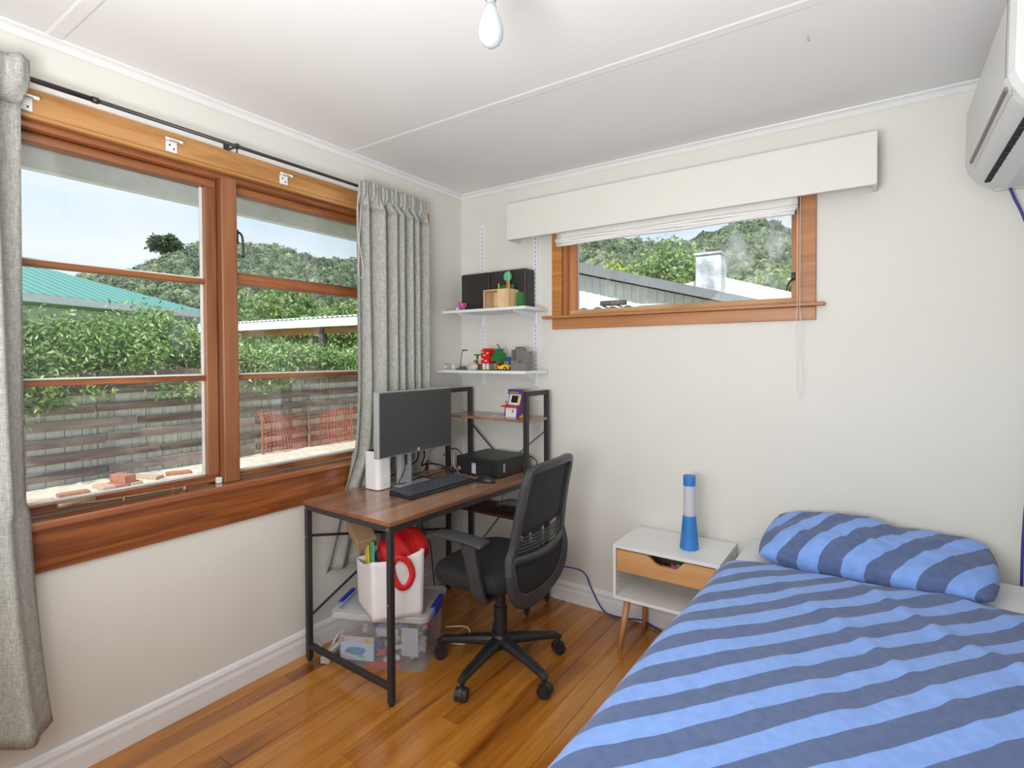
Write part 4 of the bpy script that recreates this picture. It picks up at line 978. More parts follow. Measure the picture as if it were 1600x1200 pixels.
# back frame
def bx(z):
    pts = [(.36, .150), (.42, .185), (.50, .195), (.575, .180), (.66, .188), (.80, .212), (.965, .248)]
    for (a, p0), (b_, p1) in zip(pts, pts[1:]):
        if z <= b_: return p0+(p1-p0)*(z-a)/(b_-a)
    return pts[-1][1]
def curve(y): return -.045*(1-(y/.24)**2)*-1   # back bows away in the middle
def bp(y, z, d=0): return (bx(z)+.030*(1-(abs(y)/.24)**2)+d, y, z)
half = [(0, .372), (.10, .378), (.175, .405), (.222, .46), (.236, .525), (.228, .575), (.212, .62), (.206, .69), (.200, .79), (.194, .875), (.182, .910), (.150, .924), (.07, .928)]
loop = [bp(y, z) for y, z in half]+[bp(0, .929)]+[bp(-y, z) for y, z in half[:0:-1]]
wd = [.034, .034, .033, .030, .026, .025, .021, .019, .018, .018, .018, .017, .016, .016]; wd = wd+wd[:0:-1]
LP = smoothpath(loop, 4, True); W_ = [wd[(i//4) % len(wd)] for i in range(len(LP))]
bm = B(); k = len(LP); R0 = []; 
for i in range(k):
    tg = (LP[(i+1) % k]-LP[i-1]).normalized(); nrm = Vector((1, 0, 0)); nrm = (nrm-tg*nrm.dot(tg)).normalized(); sd = tg.cross(nrm)
    R0.append([bm.verts.new(LP[i]+sd*(W_[i]*a)+nrm*(.015*b_)) for a, b_ in ((-1, -.6), (-.75, -1), (.75, -1), (1, -.6), (1, .6), (.75, 1), (-.75, 1), (-1, .6))])
for i in range(k):
    for j in range(8): bm.faces.new((R0[i][j], R0[i][(j+1) % 8], R0[(i+1) % k][(j+1) % 8], R0[(i+1) % k][j]))
bmesh.ops.recalc_face_normals(bm, faces=bm.faces); obj('back_frame', bm, 'grey_plastic', ch, smooth=False, label='dark grey plastic back frame')
def hw(z):
    for (y0, z0), (y1, z1) in zip(half[3:], half[4:]):
        if z0 <= z <= z1: return y0+(y1-y0)*(z-z0)/(z1-z0)-.008
    return .18
bm = B(); grid(bm, lambda u, v: bp((2*u-1)*hw(.66+.255*v)*(1 if v < .93 else .93), .66+.255*v, -.004), 21, 13); o = obj('mesh_panel', bm, 'mesh_fabric', ch, smooth=True, label='black mesh upper back'); solid(o, .004)
bm = B(); grid(bm, lambda u, v: bp((2*u-1)*hw(.47+.095*v) if v > .0 else (2*u-1)*.19, .395+.17*v, -.006), 21, 9); o = obj('lower_panel', bm, 'seat_fabric', ch, smooth=True); solid(o, .004)
bm = B(); grid(bm, lambda u, v: bp((2*u-1)*(hw(.575)), .556+.03*v-.016*(1-(2*u-1)**2), .006), 21, 3); o = obj('cross_band', bm, 'grey_plastic', ch, smooth=True); solid(o, .012)
for k in range(5):
    zc = .600+.0135*k
    bm = B(); sweep(bm, [bp((2*t_/16-1)*hw(zc), zc-.012*(1-(2*t_/16-1)**2), .004) for t_ in range(17)], .0035, .0035, 6); obj('lumbar_slat', bm, 'grey_plastic', ch, smooth=True)
bm = B(); sweep(bm, smoothpath([(.05, 0, .388), (.14, 0, .378), (.20, 0, .376)]), .06, .012, 10, up=(0, 0, 1), power=4); obj('back_bracket', bm, 'black', ch)

# ------------------------------------------------------------------ bedside table, lamp
ns = thing('bedside_table', 'white bedside table with oak drawer front and splayed beech legs', 'bedside table', (1.43, -.185, 0))
X0, X1, YF, YB, Z0, Z1, t_ = 1.180, 1.655, -.345, -.022, .247, .498, .015
for nm, lo, hi in (('top_panel', (X0, YF, Z1-t_), (X1, YB, Z1)), ('bottom_panel', (X0, YF, Z0), (X1, YB, Z0+t_)), ('side_panel', (X0, YF, Z0+t_+.0002), (X0+t_, YB, Z1-t_-.0002)), ('side_panel', (X1-t_, YF, Z0+t_+.0002), (X1, YB, Z1-t_-.0002)), ('back_panel', (X0+t_, YB-.008, Z0+t_+.0002), (X1-t_, YB-.001, Z1-t_-.0002))):
    bm = B(); box(bm, lo, hi, .001); obj(nm, bm, 'white_lam', ns, True)
xm = (X0+X1)/2+.02; zt_ = Z1-t_-.006; zb_ = zt_-.098
poly = [(X0+t_+.003, zb_), (X1-t_-.003, zb_), (X1-t_-.003, zt_), (xm+.075, zt_), (xm+.062, zt_-.006), (xm+.045, zt_-.030), (xm+.03, zt_-.036), (xm-.04, zt_-.036), (xm-.06, zt_-.030), (xm-.085, zt_-.006), (xm-.098, zt_), (X0+t_+.003, zt_)]
bm = B(); prism(bm, poly, 1, YF+.004, YF+.020); dw = obj('drawer', bm, 'drawer', ns, True, label='oak drawer front with cut-out finger grip')
bm = B(); box(bm, (X0+t_+.006, YF+.0205, zb_), (X0+t_+.016, YB-.02, zt_-.012)); box(bm, (X1-t_-.016, YF+.0205, zb_), (X1-t_-.006, YB-.02, zt_-.012)); box(bm, (X0+t_+.0165, YF+.0205, zb_), (X1-t_-.0165, YB-.02, zb_+.008)); box(bm, (X0+t_+.0165, YB-.03, zb_+.0082), (X1-t_-.0165, YB-.02, zt_-.012)); obj('drawer_tray', bm, 'ply', dw, True)
for (lx, ly), (sx, sy) in (((X0+.055, YF+.05), (-.03, -.03)), ((X1-.055, YF+.05), (.03, -.03)), ((X0+.055, YB-.05), (-.01, .012)), ((X1-.055, YB-.05), (.01, .012))):
    bm = B(); cyl(bm, (lx+sx, ly+sy, .001), (lx, ly, Z0-.0003), .0105, 14, .0165); obj('leg', bm, 'leg', ns, True, True)
bm = B(); cyl(bm, (X0+t_, -.28, .33), (X0+t_+.003, -.28, .33), .004, 8); obj('screw', bm, 'metal', ns, True)
for k, (xx, mt, lab) in enumerate(((xm-.03, 'black', 'dark trinket lying in the bedside drawer'), (xm+.005, 'pink', 'pink trinket lying in the bedside drawer'), (xm+.03, 'lime', 'green trinket lying in the bedside drawer'))):
    bm = B(); obox(bm, (xx, YF+.06+.01*k, zb_+.036), (.036, .028, .040), (.2, .3, .5*k), .004); o = obj('trinket', bm, mt); tag(o, lab, 'trinket')
ll = thing('lava_lamp', 'blue and clear lava lamp standing on the bedside table', 'lamp', (1.490, -.205, Z1))
bm = B(); lathe(bm, [(.0405, .0005), (.0415, .006), (.029, .145), (.027, .150)], n=28); obj('base', bm, 'blue_plastic', ll, smooth=False)
bm = B(); lathe(bm, [(.0262, .1502), (.0262, .285)], n=28); obj('bottle', bm, 'lava', ll, smooth=False, label='cloudy clear bottle')
bm = B(); lathe(bm, [(.0270, .2852), (.0268, .327), (.025, .331)], n=28); obj('cap', bm, 'blue_plastic', ll)

# ------------------------------------------------------------------ bed
brot = math.radians(-1.6)
bed = thing('bed', 'single bed with white fitted sheet', 'bed', (2.17, -1.05, 0), brot)
bm = B(); box(bm, (-.475, -1.0, .12), (.475, 1.0, .30), .02, 2); obj('base', bm, 'greyp', bed)
for a in (-.42, .42):
    for c_ in (-.92, .92):
        bm = B(); lathe(bm, [(.022, 0), (.028, .12)], (a, c_, 0), 12); obj('leg', bm, 'black', bed)
bm = B(); box(bm, (-.487, -1.0, .302), (.490, 1.0, .555), .05, 4); obj('mattress', bm, 'sheet', bed, smooth=True, label='white-sheeted mattress')
def nz(x, y, s, ph): return math.sin(x*s+ph+1.3*math.sin(y*s*.7+ph))*math.sin(y*s*.8+2*ph+1.1*math.sin(x*s*.6))
dv = bm = B(); uvl = bm.loops.layers.uv.new('UVMap'); store = {}
HX = .505
sec = [(-HX-.004, .20), (-HX-.004, .30), (-HX-.003, .42), (-HX, .50)]+[(-HX+.07-.07*math.cos(a), .515+.065*math.sin(a)) for a in [k*PI/16 for k in range(1, 9)]]
ln = [0]
full = list(sec)+[(x_, .58) for x_ in np.linspace(-HX+.10, .485, 60)]
for a, c_ in zip(full, full[1:]): ln.append(ln[-1]+math.hypot(c_[0]-a[0], c_[1]-a[1]))
off = next(ln[i]-full[i][0] for i in range(len(full)) if full[i][1] >= .579)
ny = 110; VV = []
for i, (x_, z_) in enumerate(full):
    row = []
    for j in range(ny):
        f = j/(ny-1); hy = .625+.05*(x_+.5)+.008*math.sin(x_*14); y_ = hy+(-1.04-hy)*f
        top = max(0, min(1, (z_-.5)/.08))
        near = math.exp(-((y_-.25)/.45)**2)
        ridg = max(0, math.sin((x_*7.5-y_*9)+.9*math.sin(y_*6)))**3*.018*near*max(0, min(1, (x_+.25)*3))
        ridg += max(0, math.sin((x_*13+y_*16)+1.4*math.sin(x_*5)))**4*.012*near*max(0, min(1, (x_+.30)*3))
        h = (.005*nz(x_, y_, 6, .3)+.003*nz(x_, y_, 15, 1.2)+.0018*nz(x_, y_, 34, 2.1)+ridg)*top
        edge = .012*math.exp(-f*40)
        v = bm.verts.new((x_+(1-top)*.008*math.sin(y_*8), y_, z_+h-edge*top+.012*top*math.sin(min(1, f*1.02)*PI)**.5)); store[v] = (ln[i]-off, y_); row.append(v)
    VV.append(row)
for i in range(len(full)-1):
    for j in range(ny-1):
        fc = bm.faces.new((VV[i][j], VV[i][j+1], VV[i+1][j+1], VV[i+1][j]))
        for lp_ in fc.loops: lp_[uvl].uv = store[lp_.vert]
mW = Matrix.Translation((2.17, -1.05, 0)) @ Matrix.Rotation(brot, 4, 'Z')
for fc in bm.faces:
    for lp_ in fc.loops:
        q = mW @ Vector((lp_[uvl].uv[0], lp_[uvl].uv[1], 0)); lp_[uvl].uv = (q.x, q.y)
bmesh.ops.recalc_face_normals(bm, faces=bm.faces)
dvt = obj('duvet', bm, 'duvet', None, smooth=True); dvt.location = (2.17, -1.05, 0); dvt.rotation_euler = (0, 0, brot); solid(dvt, .018, -1)
tag(dvt, 'blue duvet with light and dark diagonal stripes spread over the bed', 'duvet')
# pillow
pw_ = B(); uvl = pw_.loops.layers.uv.new('UVMap')
def pil(u, v, s):
    a_, b__ = 2*u-1, 2*v-1
    x_ = a_*math.sqrt(1-.12*b__*b__*abs(a_)); y_ = b__*math.sqrt(1-.16*a_*a_*abs(b__))
    e_ = max(0, (1-abs(a_)**3.4)*(1-abs(b__)**2.8))
    h = e_**.42
    z_ = s*(.072*h*(1+.16*math.sin(x_*3.2+2.4)+.10*nz(x_, y_, 4, .7)))+.008*nz(x_, y_, 8, 1.7)*h+.004*nz(x_, y_, 19, .4)*h
    dip = -.020*math.exp(-((x_-.22)/.16)**2)*h*(1 if s > 0 else 0)
    return Vector((x_*.365, y_*.185+.02*x_, z_+dip-.012*max(0, x_)))
nu, nv = 46, 30
for s in (1, -1):
    G = [[pw_.verts.new(pil(i/(nu-1), j/(nv-1), s)) for j in range(nv)] for i in range(nu)]
    for i in range(nu-1):
        for j in range(nv-1):
            q = (G[i][j], G[i+1][j], G[i+1][j+1], G[i][j+1]); fc = pw_.faces.new(q if s > 0 else q[::-1])
            for lp_ in fc.loops: lp_[uvl].uv = (lp_.vert.co.x, lp_.vert.co.y)
bmesh.ops.remove_doubles(pw_, verts=pw_.verts, dist=.0012)
bmesh.ops.rotate(pw_, verts=pw_.verts, cent=(0, 0, 0), matrix=Matrix.Rotation(math.radians(13), 3, 'X'))
pt = obj('pillow', pw_, 'pillow', None, smooth=True); pt.location = (2.168, -.235, .634); pt.rotation_euler = (0, 0, math.radians(-5))
tag(pt, 'plump striped blue pillow at the head of the bed', 'pillow')

# ------------------------------------------------------------------ air conditioner
ac = thing('air_conditioner', 'white wall-mounted split air conditioner with dark outlet slots', 'air conditioner', (2.57, -.47, 1.95))
prof = [(RX-.002, 2.265), (2.475, 2.268), (2.460, 2.262), (2.452, 2.245), (2.450, 2.14), (2.449, 2.055), (2.456, 2.030), (2.475, 1.995), (2.510, 1.965), (2.56, 1.955), (RX-.002, 1.962)]
bm = B()
def acring(y, inset):
    cx, cz = 2.60, 2.11
    return [(p_[0]+(inset if p_[0] < 2.6 else 0), y, p_[1]+(-inset*.8 if p_[1] > 2.11 else inset*.8)) for p_ in prof]
R_ = [[bm.verts.new(q) for q in acring(y, s)] for y, s in ((-.065, .012), (-.070, .003), (-.078, 0), (-.815, 0), (-.840, .004), (-.858, .014), (-.868, .030), (-.872, .05))]
n = len(prof)
for a, b_ in zip(R_, R_[1:]):
    for j in range(n): bm.faces.new((a[j], a[(j+1) % n], b_[(j+1) % n], b_[j]))
bm.faces.new(R_[0][::-1]); bm.faces.new(R_[-1]); bmesh.ops.recalc_face_normals(bm, faces=bm.faces); acb = obj('casing', bm, 'ac_white', ac, True)
bm = B(); bar(bm, (2.4545, -.20, 2.034), (2.4545, -.82, 2.034), .012, .010); obj('outlet_slot', bm, 'greyp', ac, True)
bm = B(); bar(bm, (2.503, -.16, 1.9688), (2.503, -.83, 1.9688), .020, .006); obj('air_outlet', bm, 'dark', ac, True)
for k in range(9):
    bm = B(); yy = -.22-.07*k; obox(bm, (2.503, yy, 1.9655), (.016, .003, .003), (0, 0, .4)); obj('vane', bm, 'grey_plastic', ac, True)
bm = B(); sweep(bm, [(2.462, -.20, 2.0185), (2.462, -.82, 2.0185)], .0012, n=5); obj('flap_seam', bm, 'lgrey', ac, True)
bm = B(); sweep(bm, [(2.4515, -.838, 2.250), (2.4488, -.838, 2.14), (2.4482, -.838, 2.055)], .0010, n=5); obj('panel_seam', bm, 'greyp', ac, True)
for k in range(4):
    bm = B(); cyl(bm, (2.4595, -.842+.0-.004*k, 2.022-.006*k), (2.4585, -.842-.004*k, 2.022-.006*k), .002, 6); obj('indicator', bm, 'greyp', ac, True)
bm = B(); box(bm, (2.535, -.012, 1.965), (RX-.01, -.0006, 2.02), .008, 2); o = obj('wall_box', bm, 'kraft' if False else 'wall'); tag(o, 'thin wall-coloured box on the back wall below the air conditioner', 'cover')  # thin rounded box in wall paint, flat on the back wall
cable('blue cord hanging from the air conditioner down behind the bed', [(2.575, -.03, 1.98), (2.59, -.03, 1.93), (2.615, -.028, 1.86), (2.640, -.028, 1.75), (2.652, -.028, 1.5), (2.648, -.028, 1.2), (2.634, -.028, .9), (2.625, -.028, .7), (2.622, -.030, .50)], .0045, 'cable_blue')
cable('blue cord trailing along the skirting behind the chair', [(.70, -.10, .22), (.86, -.035, .20), (.915, -.030, .12), (.96, -.034, .05), (1.02, -.045, .008), (1.12, -.040, .012), (1.20, -.034, .02), (1.27, -.045, .010), (1.38, -.10, .006), (1.6, -.2, .006)], .004, 'cable_blue')

# ------------------------------------------------------------------ ceiling bulb
lb = thing('ceiling_light', 'bare bulb in a brass holder hanging from the ceiling', 'light bulb', (1.397, -1.572, CEIL))
bm = B(); lathe(bm, [(.045, -.0205), (.045, -.006), (.038, 0)], n=20); obj('ceiling_rose', bm, 'white_plastic', lb)
bm = B(); cyl(bm, (0, 0, -.10), (0, 0, -.02), .004, 8); obj('flex', bm, 'white_plastic', lb)
bm = B(); lathe(bm, [(.0135, -.140), (.0135, -.125), (.0115, -.124), (.0115, -.104), (.007, -.10)], n=16); obj('brass_holder', bm, 'brass', lb)
bm = B(); lathe(bm, [(.011, -.150), (.0112, -.1402)], n=16); obj('cap', bm, 'silver', lb)
bm = B(); lathe(bm, [(.0, -.255), (.012, -.2525), (.023, -.244), (.0295, -.231), (.031, -.218), (.029, -.203), (.0225, -.183), (.0155, -.166), (.0125, -.1502)], n=24); obj('bulb', bm, 'bulb', lb, smooth=True, label='pearl glass bulb')
bm = B(); sweep(bm, smoothpath([(2.0, -.70, CEIL-.001), (2.0, -.70, CEIL-.018), (2.003, -.703, CEIL-.024), (2.006, -.70, CEIL-.018)]), .0012, n=5); o = obj('ceiling_hook', bm, 'metal'); tag(o, 'tiny metal hook screwed into the ceiling', 'hook')

# ------------------------------------------------------------------ outdoors
def leafobj(name, pts, nrm_bias, size, aspect, mat, parent, spread=.9, seed=1):
    """pts (n,3): one folded pointed leaf at each point"""
    g = np.random.default_rng(seed); n = len(pts)
    d = g.normal(size=(n, 3)); d += np.array(nrm_bias)*spread; d /= np.linalg.norm(d, axis=1)[:, None]
    a = g.normal(size=(n, 3)); a[:, 2] -= .5; a -= d*(a*d).sum(1)[:, None]; a /= np.linalg.norm(a, axis=1)[:, None]
    s = np.cross(d, a); L = size*g.uniform(.6, 1.3, (n, 1)); Wd = L*aspect
    v = np.stack([pts, pts+a*L*.45+s*Wd+d*L*.08, pts+a*L, pts+a*L*.45-s*Wd+d*L*.08], 1).reshape(-1, 3)
    me = bpy.data.meshes.new(name); i = np.arange(n)*4
    faces = np.stack([np.stack([i, i+1, i+2], 1), np.stack([i, i+2, i+3], 1)], 1).reshape(-1, 3)
    me.from_pydata(v.tolist(), [], faces.tolist()); me.materials.append(M[mat]); me.update()
    o = bpy.data.objects.new(name, me); C.objects.link(o)
    if parent is not None:
        o.parent = parent; me.transform(MW[parent].inverted()); MW[o] = MW[parent]
    o['kind'] = 'stuff'
    return o
# ground
bm = B(); grid(bm, lambda u, v: (-.15-5.3*u, -8+20*v, -.12+.20*min(1, u*1.25)+.012*math.sin(v*70)*math.sin(u*25)), 24, 50); o = obj('garden_ground', bm, 'ground', smooth=True); o['kind'] = 'structure'; solid(o, .06, -1)
bm = B()
box(bm, (-170, -120, -.35), (120, 170, -.22)); o = obj('valley_ground', bm, 'grass'); o['kind'] = 'structure'

# fence: rails of old boards on posts, pale palings behind
FX = -4.42
fn_ = thing('board_fence', 'old weathered board fence with pale palings showing in the gaps', 'fence', (FX, .8, .05))
rf = random.Random(9)
py_ = -2.9; posts = []
while py_ < 5.2:
    bm = B(); box(bm, (FX-.09, py_-.045, -.1), (FX+.012, py_+.045, 1.24), .006); obj('post', bm, 'post', fn_, True); posts.append(py_); py_ += 1.72
for r in range(8):
    z0 = .03+.162*r; y = -3.4-.5*(r % 2)
    while y < 5.6:
        ln_ = 1.72+rf.uniform(-.12, .12); dz = rf.uniform(-.012, .012); tl = rf.uniform(-.006, .006)
        bm = B(); vs = box(bm, (FX+.052+rf.uniform(0, .006), y, z0+dz), (FX+.078, y+ln_-.02, z0+dz+.088+rf.uniform(-.012, .008)), .004)
        for v in bm.verts: v.co.z += tl*(v.co.y-y)
        obj('board', bm, 'fence', fn_, True); y += ln_
y = -3.4; k = 0
while y < 5.6:
    wd_ = rf.uniform(.13, .16); bm = B(); box(bm, (FX+.014, y+.003, -.08), (FX+.036+rf.uniform(0, .008), y+wd_-.003, 1.18+rf.uniform(-.03, .03))); obj('paling', bm, 'paling', fn_, True); y += wd_

# hedge spilling over the fence
hd = thing('hedge', 'dense bright green hedge spilling over the top of the old fence', 'hedge', (-4.75, .5, .0))
g = np.random.default_rng(21)
def htop(y): return 1.79+.06*np.sin(y*1.7+.5)+.05*np.sin(y*4.1)+.04*np.sin(y*9)-.30*np.clip((y-.1)/.6, 0, 1)
def hbot(y): return 1.12+.10*np.sin(y*2.9+1)+.07*np.sin(y*7.3)+.10*np.exp(-((y-.15)/.35)**2)-.14*np.exp(-((y+1.1)/.5)**2)
n_ = 2700; yc = g.uniform(-3.2, 4.9, n_); tt = g.uniform(0, 1, n_); top = htop(yc); bot = hbot(yc); zc = bot+(top-bot)*tt
bul = np.sin(np.clip(tt, 0, 1)*PI)**.5
xc_ = -4.62+(.36*bul+.06)*g.uniform(-.15, 1, n_)+.06*np.sin(yc*5+zc*6); xc_[::5] -= g.uniform(.1, .8, len(xc_[::5]))
cen = np.stack([xc_, yc, zc], 1)
pts = (cen[:, None, :]+g.normal(size=(n_, 24, 3))*np.array([.06, .07, .055])).reshape(-1, 3)
leafobj('foliage', pts, (.75, -.1, .6), .062, .20, 'hedge', hd, .8, 3)
sp2 = []
for q in range(16):
    y0 = g.uniform(-2.6, .4); hh = g.uniform(.10, .28); ln2 = np.linspace(0, 1, 14)
    sp2.append(np.stack([-4.5+.1*ln2+g.normal(size=14)*.02, y0+.12*ln2*g.choice([-1, 1])+g.normal(size=14)*.03, htop(np.array([y0]))[0]-.02+hh*ln2+g.normal(size=14)*.02], 1))
leafobj('top_sprays', np.concatenate(sp2), (.6, 0, .7), .065, .2, 'hedge', hd, .6, 5)
hang = []
for y0, dz in ((-1.35, .28), (-1.15, .36), (-.95, .22), (-.55, .12), (.05, .14), (.2, .20), (.35, .16), (1.2, .18)):
    for q in range(60): hang.append((-4.22+g.normal()*.05, y0+g.normal()*.09, 1.10-dz*g.uniform(0, 1)))
leafobj('hanging_sprays', np.array(hang), (.8, 0, .4), .065, .2, 'hedge', hd, .7, 8)
for q in range(34):
    y0 = g.uniform(-1.6, 2.8); bm = B(); p0 = np.array([-4.5, y0, 1.22+g.uniform(0, .25)]); dy = g.uniform(-.5, .5)
    sweep(bm, smoothpath([p0, p0+[.12, dy*.4, -.02], p0+[.22, dy*.8, -.08-g.uniform(0, .12)], p0+[.27, dy, -.14-g.uniform(0, .25)]], 4), [.009]*5+[.006]*4+[.004]*4, n=5); obj('branch', bm, 'twig', hd, True, True)

# orange net, bricks
nt_ = thing('safety_net', 'orange plastic safety net propped against the old fence', 'net', (-4.3, 1.9, .05))
bm = B()
def netp(u, v): return Vector((-4.27+.05*math.sin(u*9)-.04*v, 1.16+1.50*u+.05*math.sin(v*3+u*4), .04+.62*v-.06*u*v+.03*math.sin(u*7+v)+.02*math.sin(u*17)))
for i in range(33):
    P_ = [netp(i/32, j/8) for j in range(9)]
    for a, b_ in zip(P_, P_[1:]): bar(bm, a, b_, .003, .0042, up=(1, 0, 0))
for j in range(15):
    P_ = [netp(i/16, j/14) for i in range(17)]
    for a, b_ in zip(P_, P_[1:]): bar(bm, a, b_, .003, .0042, up=(1, 0, 0))
o = obj('netting', bm, 'net', nt_, True); o['kind'] = 'stuff'
for yy in (1.22, 1.9, 2.62):
    bm = B(); cyl(bm, (-4.29, yy, 0), (-4.31, yy, .70), .012, 8); obj('stake', bm, 'twig', nt_, True)
gz = .075
bricks = [((-3.88, -.86, 0), 1.50, 'brick', 'red brick lying alone lengthways beside the pale brick row outside'), ((-3.95, -.60, 0), .05, 'brick_pale', 'pale end brick of the row outside next to the lone red brick'), ((-3.95, -.485, 0), .05, 'brick', 'red middle brick of the pale row outside'), ((-3.95, -.37, 0), .05, 'brick_pale', 'pale end brick of the row outside next to the tilted pair'), ((-3.96, -.44, 1), .2, 'brick', 'red brick lying on top of the brick row outside'), ((-4.03, .10, 0), 1.2, 'brick', 'red brick lying skewed past the end of the brick row outside'), ((-4.07, -.16, 0), .5, 'brick_pale', 'pale skewed brick between the row and the skewed red brick outside'), ((-3.78, -1.15, 0), 1.2, 'brick_pale', 'pale brick lying apart beyond the lone red brick outside')]
for (x_, y_, l_), a, mt, lab in bricks:
    bm = B(); obox(bm, (0, 0, .038), (.23, .108, .076), (0, 0, 0), .003); o = obj('loose_brick', bm, mt); o.location = (x_, y_, gz+.0005+.0765*l_); o.rotation_euler = (0, 0, a)
    tag(o, lab, 'brick', 'loose bricks outside')

# neighbour's teal-roofed house
nh = thing('neighbour_house', 'white house with teal corrugated roof behind the hedge', 'house', (-12, 2, 0))
A = Vector((-9.9, -1.6, 2.6)); Bp = Vector((-12.62, 4.72, 2.6)); dirr = (Bp-A).normalized(); back = Vector((-dirr.y*-1, 0, 0)); perp = Vector((-abs(dirr.y), -abs(dirr.x)*1, 0)).normalized()
A0 = A-dirr*6
bm = B(); uvl = bm.loops.layers.uv.new('UVMap')
R1 = A0+perp*5+Vector((0, 0, 1.9)); R2 = Bp-dirr*5.2+perp*5+Vector((0, 0, 1.9)); C1 = Bp+perp*10
vs = [bm.verts.new(p) for p in (A0, Bp, R2, R1)]; f1 = bm.faces.new(vs)
v5 = bm.verts.new(C1); f2 = bm.faces.new((vs[1], v5, vs[2]))
for f in (f1, f2):
    for lp_ in f.loops:
        d_ = lp_.vert.co-A0; lp_[uvl].uv = (d_.dot(dirr), d_.dot(perp))
o = obj('roof', bm, 'teal', nh, True); solid(o, .04, -1)
bm = B(); bar(bm, A0+Vector((0, 0, -.09)), Bp+Vector((0, 0, -.09)), .12, .15); obj('gutter', bm, 'gutter', nh, True)
bm = B(); w0 = A0+perp*.6; w1_ = Bp-dirr*.6+perp*.6; bar(bm, w0+Vector((0, 0, -1.5)), w1_+Vector((0, 0, -1.5)), .2, 2.6); obj('wall', bm, 'housewall', nh, True)
# carport
cp_ = thing('carport', 'open carport with white gutter and corrugated clear roof beyond the fence', 'carport', (-7, 3.6, 0))
a0, a1 = Vector((-10.5, 3.45, 2.02)), Vector((-3.2, 3.85, 2.02)); dd = (a1-a0).normalized(); pp = Vector((-dd.y, dd.x, 0))
bm = B(); bar(bm, a0, a1, .10, .15); obj('gutter', bm, 'gutter', cp_, True)
bm = B(); bar(bm, a0+pp*.1+Vector((0, 0, -.14)), a1+pp*.1+Vector((0, 0, -.14)), .05, .12); obj('timber_beam', bm, 'pine_x', cp_, True)
bm = B(); grid(bm, lambda u, v: a0.lerp(a1, u)+pp*(-.06+3.0*v)+Vector((0, 0, .095+.018*math.sin(u*7.3*2*PI/.13)+.10*v)), 500, 2); o = obj('corrugated_roof', bm, 'whiteroof', cp_, True, True); solid(o, .006)
for s in (.06, .55, .97):
    for q in (.1, 2.8):
        p_ = a0.lerp(a1, s)+pp*q; bm = B(); box(bm, (p_.x-.05, p_.y-.05, -.2), (p_.x+.05, p_.y+.05, 1.95)); obj('post', bm, 'post', cp_, True)

# houses seen through the small window
gh = thing('grey_gable_shed', 'white-walled shed with grey sloping roof outside the small window', 'shed', (-.7, 5, 0))
bm = B(); prism(bm, [(-3.1, -.2), (.7, -.2), (.7, 2.02), (-1.9, 2.72), (-3.1, 2.4)], 1, 5.12, 8.5); obj('wall', bm, 'housewall', gh, True)
bm = B()
for k in range(28): box(bm, (-3.0+.13*k, 5.106, 0), (-2.988+.13*k, 5.119, 2.70-.27*abs(-3.0+.13*k+1.9)))
obj('cover_strip', bm, 'gutter', gh, True)
bm = B(); prism(bm, [(-1.9, 2.74), (1.05, 1.945), (1.05, 2.06), (-1.9, 2.90)], 1, 4.92, 8.6); obj('roof', bm, 'greyroof', gh, True)
bm = B(); prism(bm, [(-1.9, 2.74), (-3.3, 2.36), (-3.3, 2.49), (-1.9, 2.90)], 1, 4.92, 8.6); obj('roof', bm, 'greyroof', gh, True)
ln_t = thing('lean_to_roof', 'low corrugated lean-to roof in front of the shed wall', 'roof', (-.6, 4.4, 0))
bm = B(); grid(bm, lambda u, v: (-2.2+2.0*u, 3.6+1.4*v, 1.98+.14*v+.016*math.sin(u*2.0*2*PI/.20)), 140, 2); o = obj('sheet', bm, 'lgrey', ln_t, True, True); solid(o, .008)
for xx in (-2.1, -.3):
    bm = B(); box(bm, (xx, 3.62, -.2), (xx+.08, 3.70, 1.95)); obj('post', bm, 'post', ln_t, True)
bm = B(); box(bm, (-.75, 3.66, 2.015), (-.42, 3.76, 2.075), .01); o = obj('timber_offcut', bm, 'post'); tag(o, 'dark timber offcut lying on the lean-to roof', 'timber')
wh = thing('white_roof_house', 'house with pale low-pitched roof and rendered chimney stack', 'house', (0, 10, 0))
bm = B(); prism(bm, [(-3.0, 2.55), (-.62, 3.05), (2.6, 2.02), (2.6, 1.95), (-3, 2.45)], 1, 9.0, 14); obj('roof', bm, 'whiteroof', wh, True)
bm = B(); prism(bm, [(-2.8, -.2), (2.4, -.2), (2.4, 1.98), (-.62, 2.9), (-2.8, 2.42)], 1, 9.3, 13.8); obj('wall', bm, 'housewall', wh, True)
bm = B(); box(bm, (-.92, 8.6, 1.5), (-.42, 9.1, 3.42), .02); cs_ = obj('chimney', bm, 'chimney', wh, True, label='tall chimney with flaking white render')
bm = B(); box(bm, (-.95, 8.57, 3.4205), (-.39, 9.13, 3.47), .01); obj('chimney_cap', bm, 'chimney', cs_, True)
bm = B(); lathe(bm, [(.10, 0), (.10, .06), (.12, .07), (.12, .09)], (-.66, 8.85, 3.4705), 14); obj('chimney_pot', bm, 'bark', cs_, True)

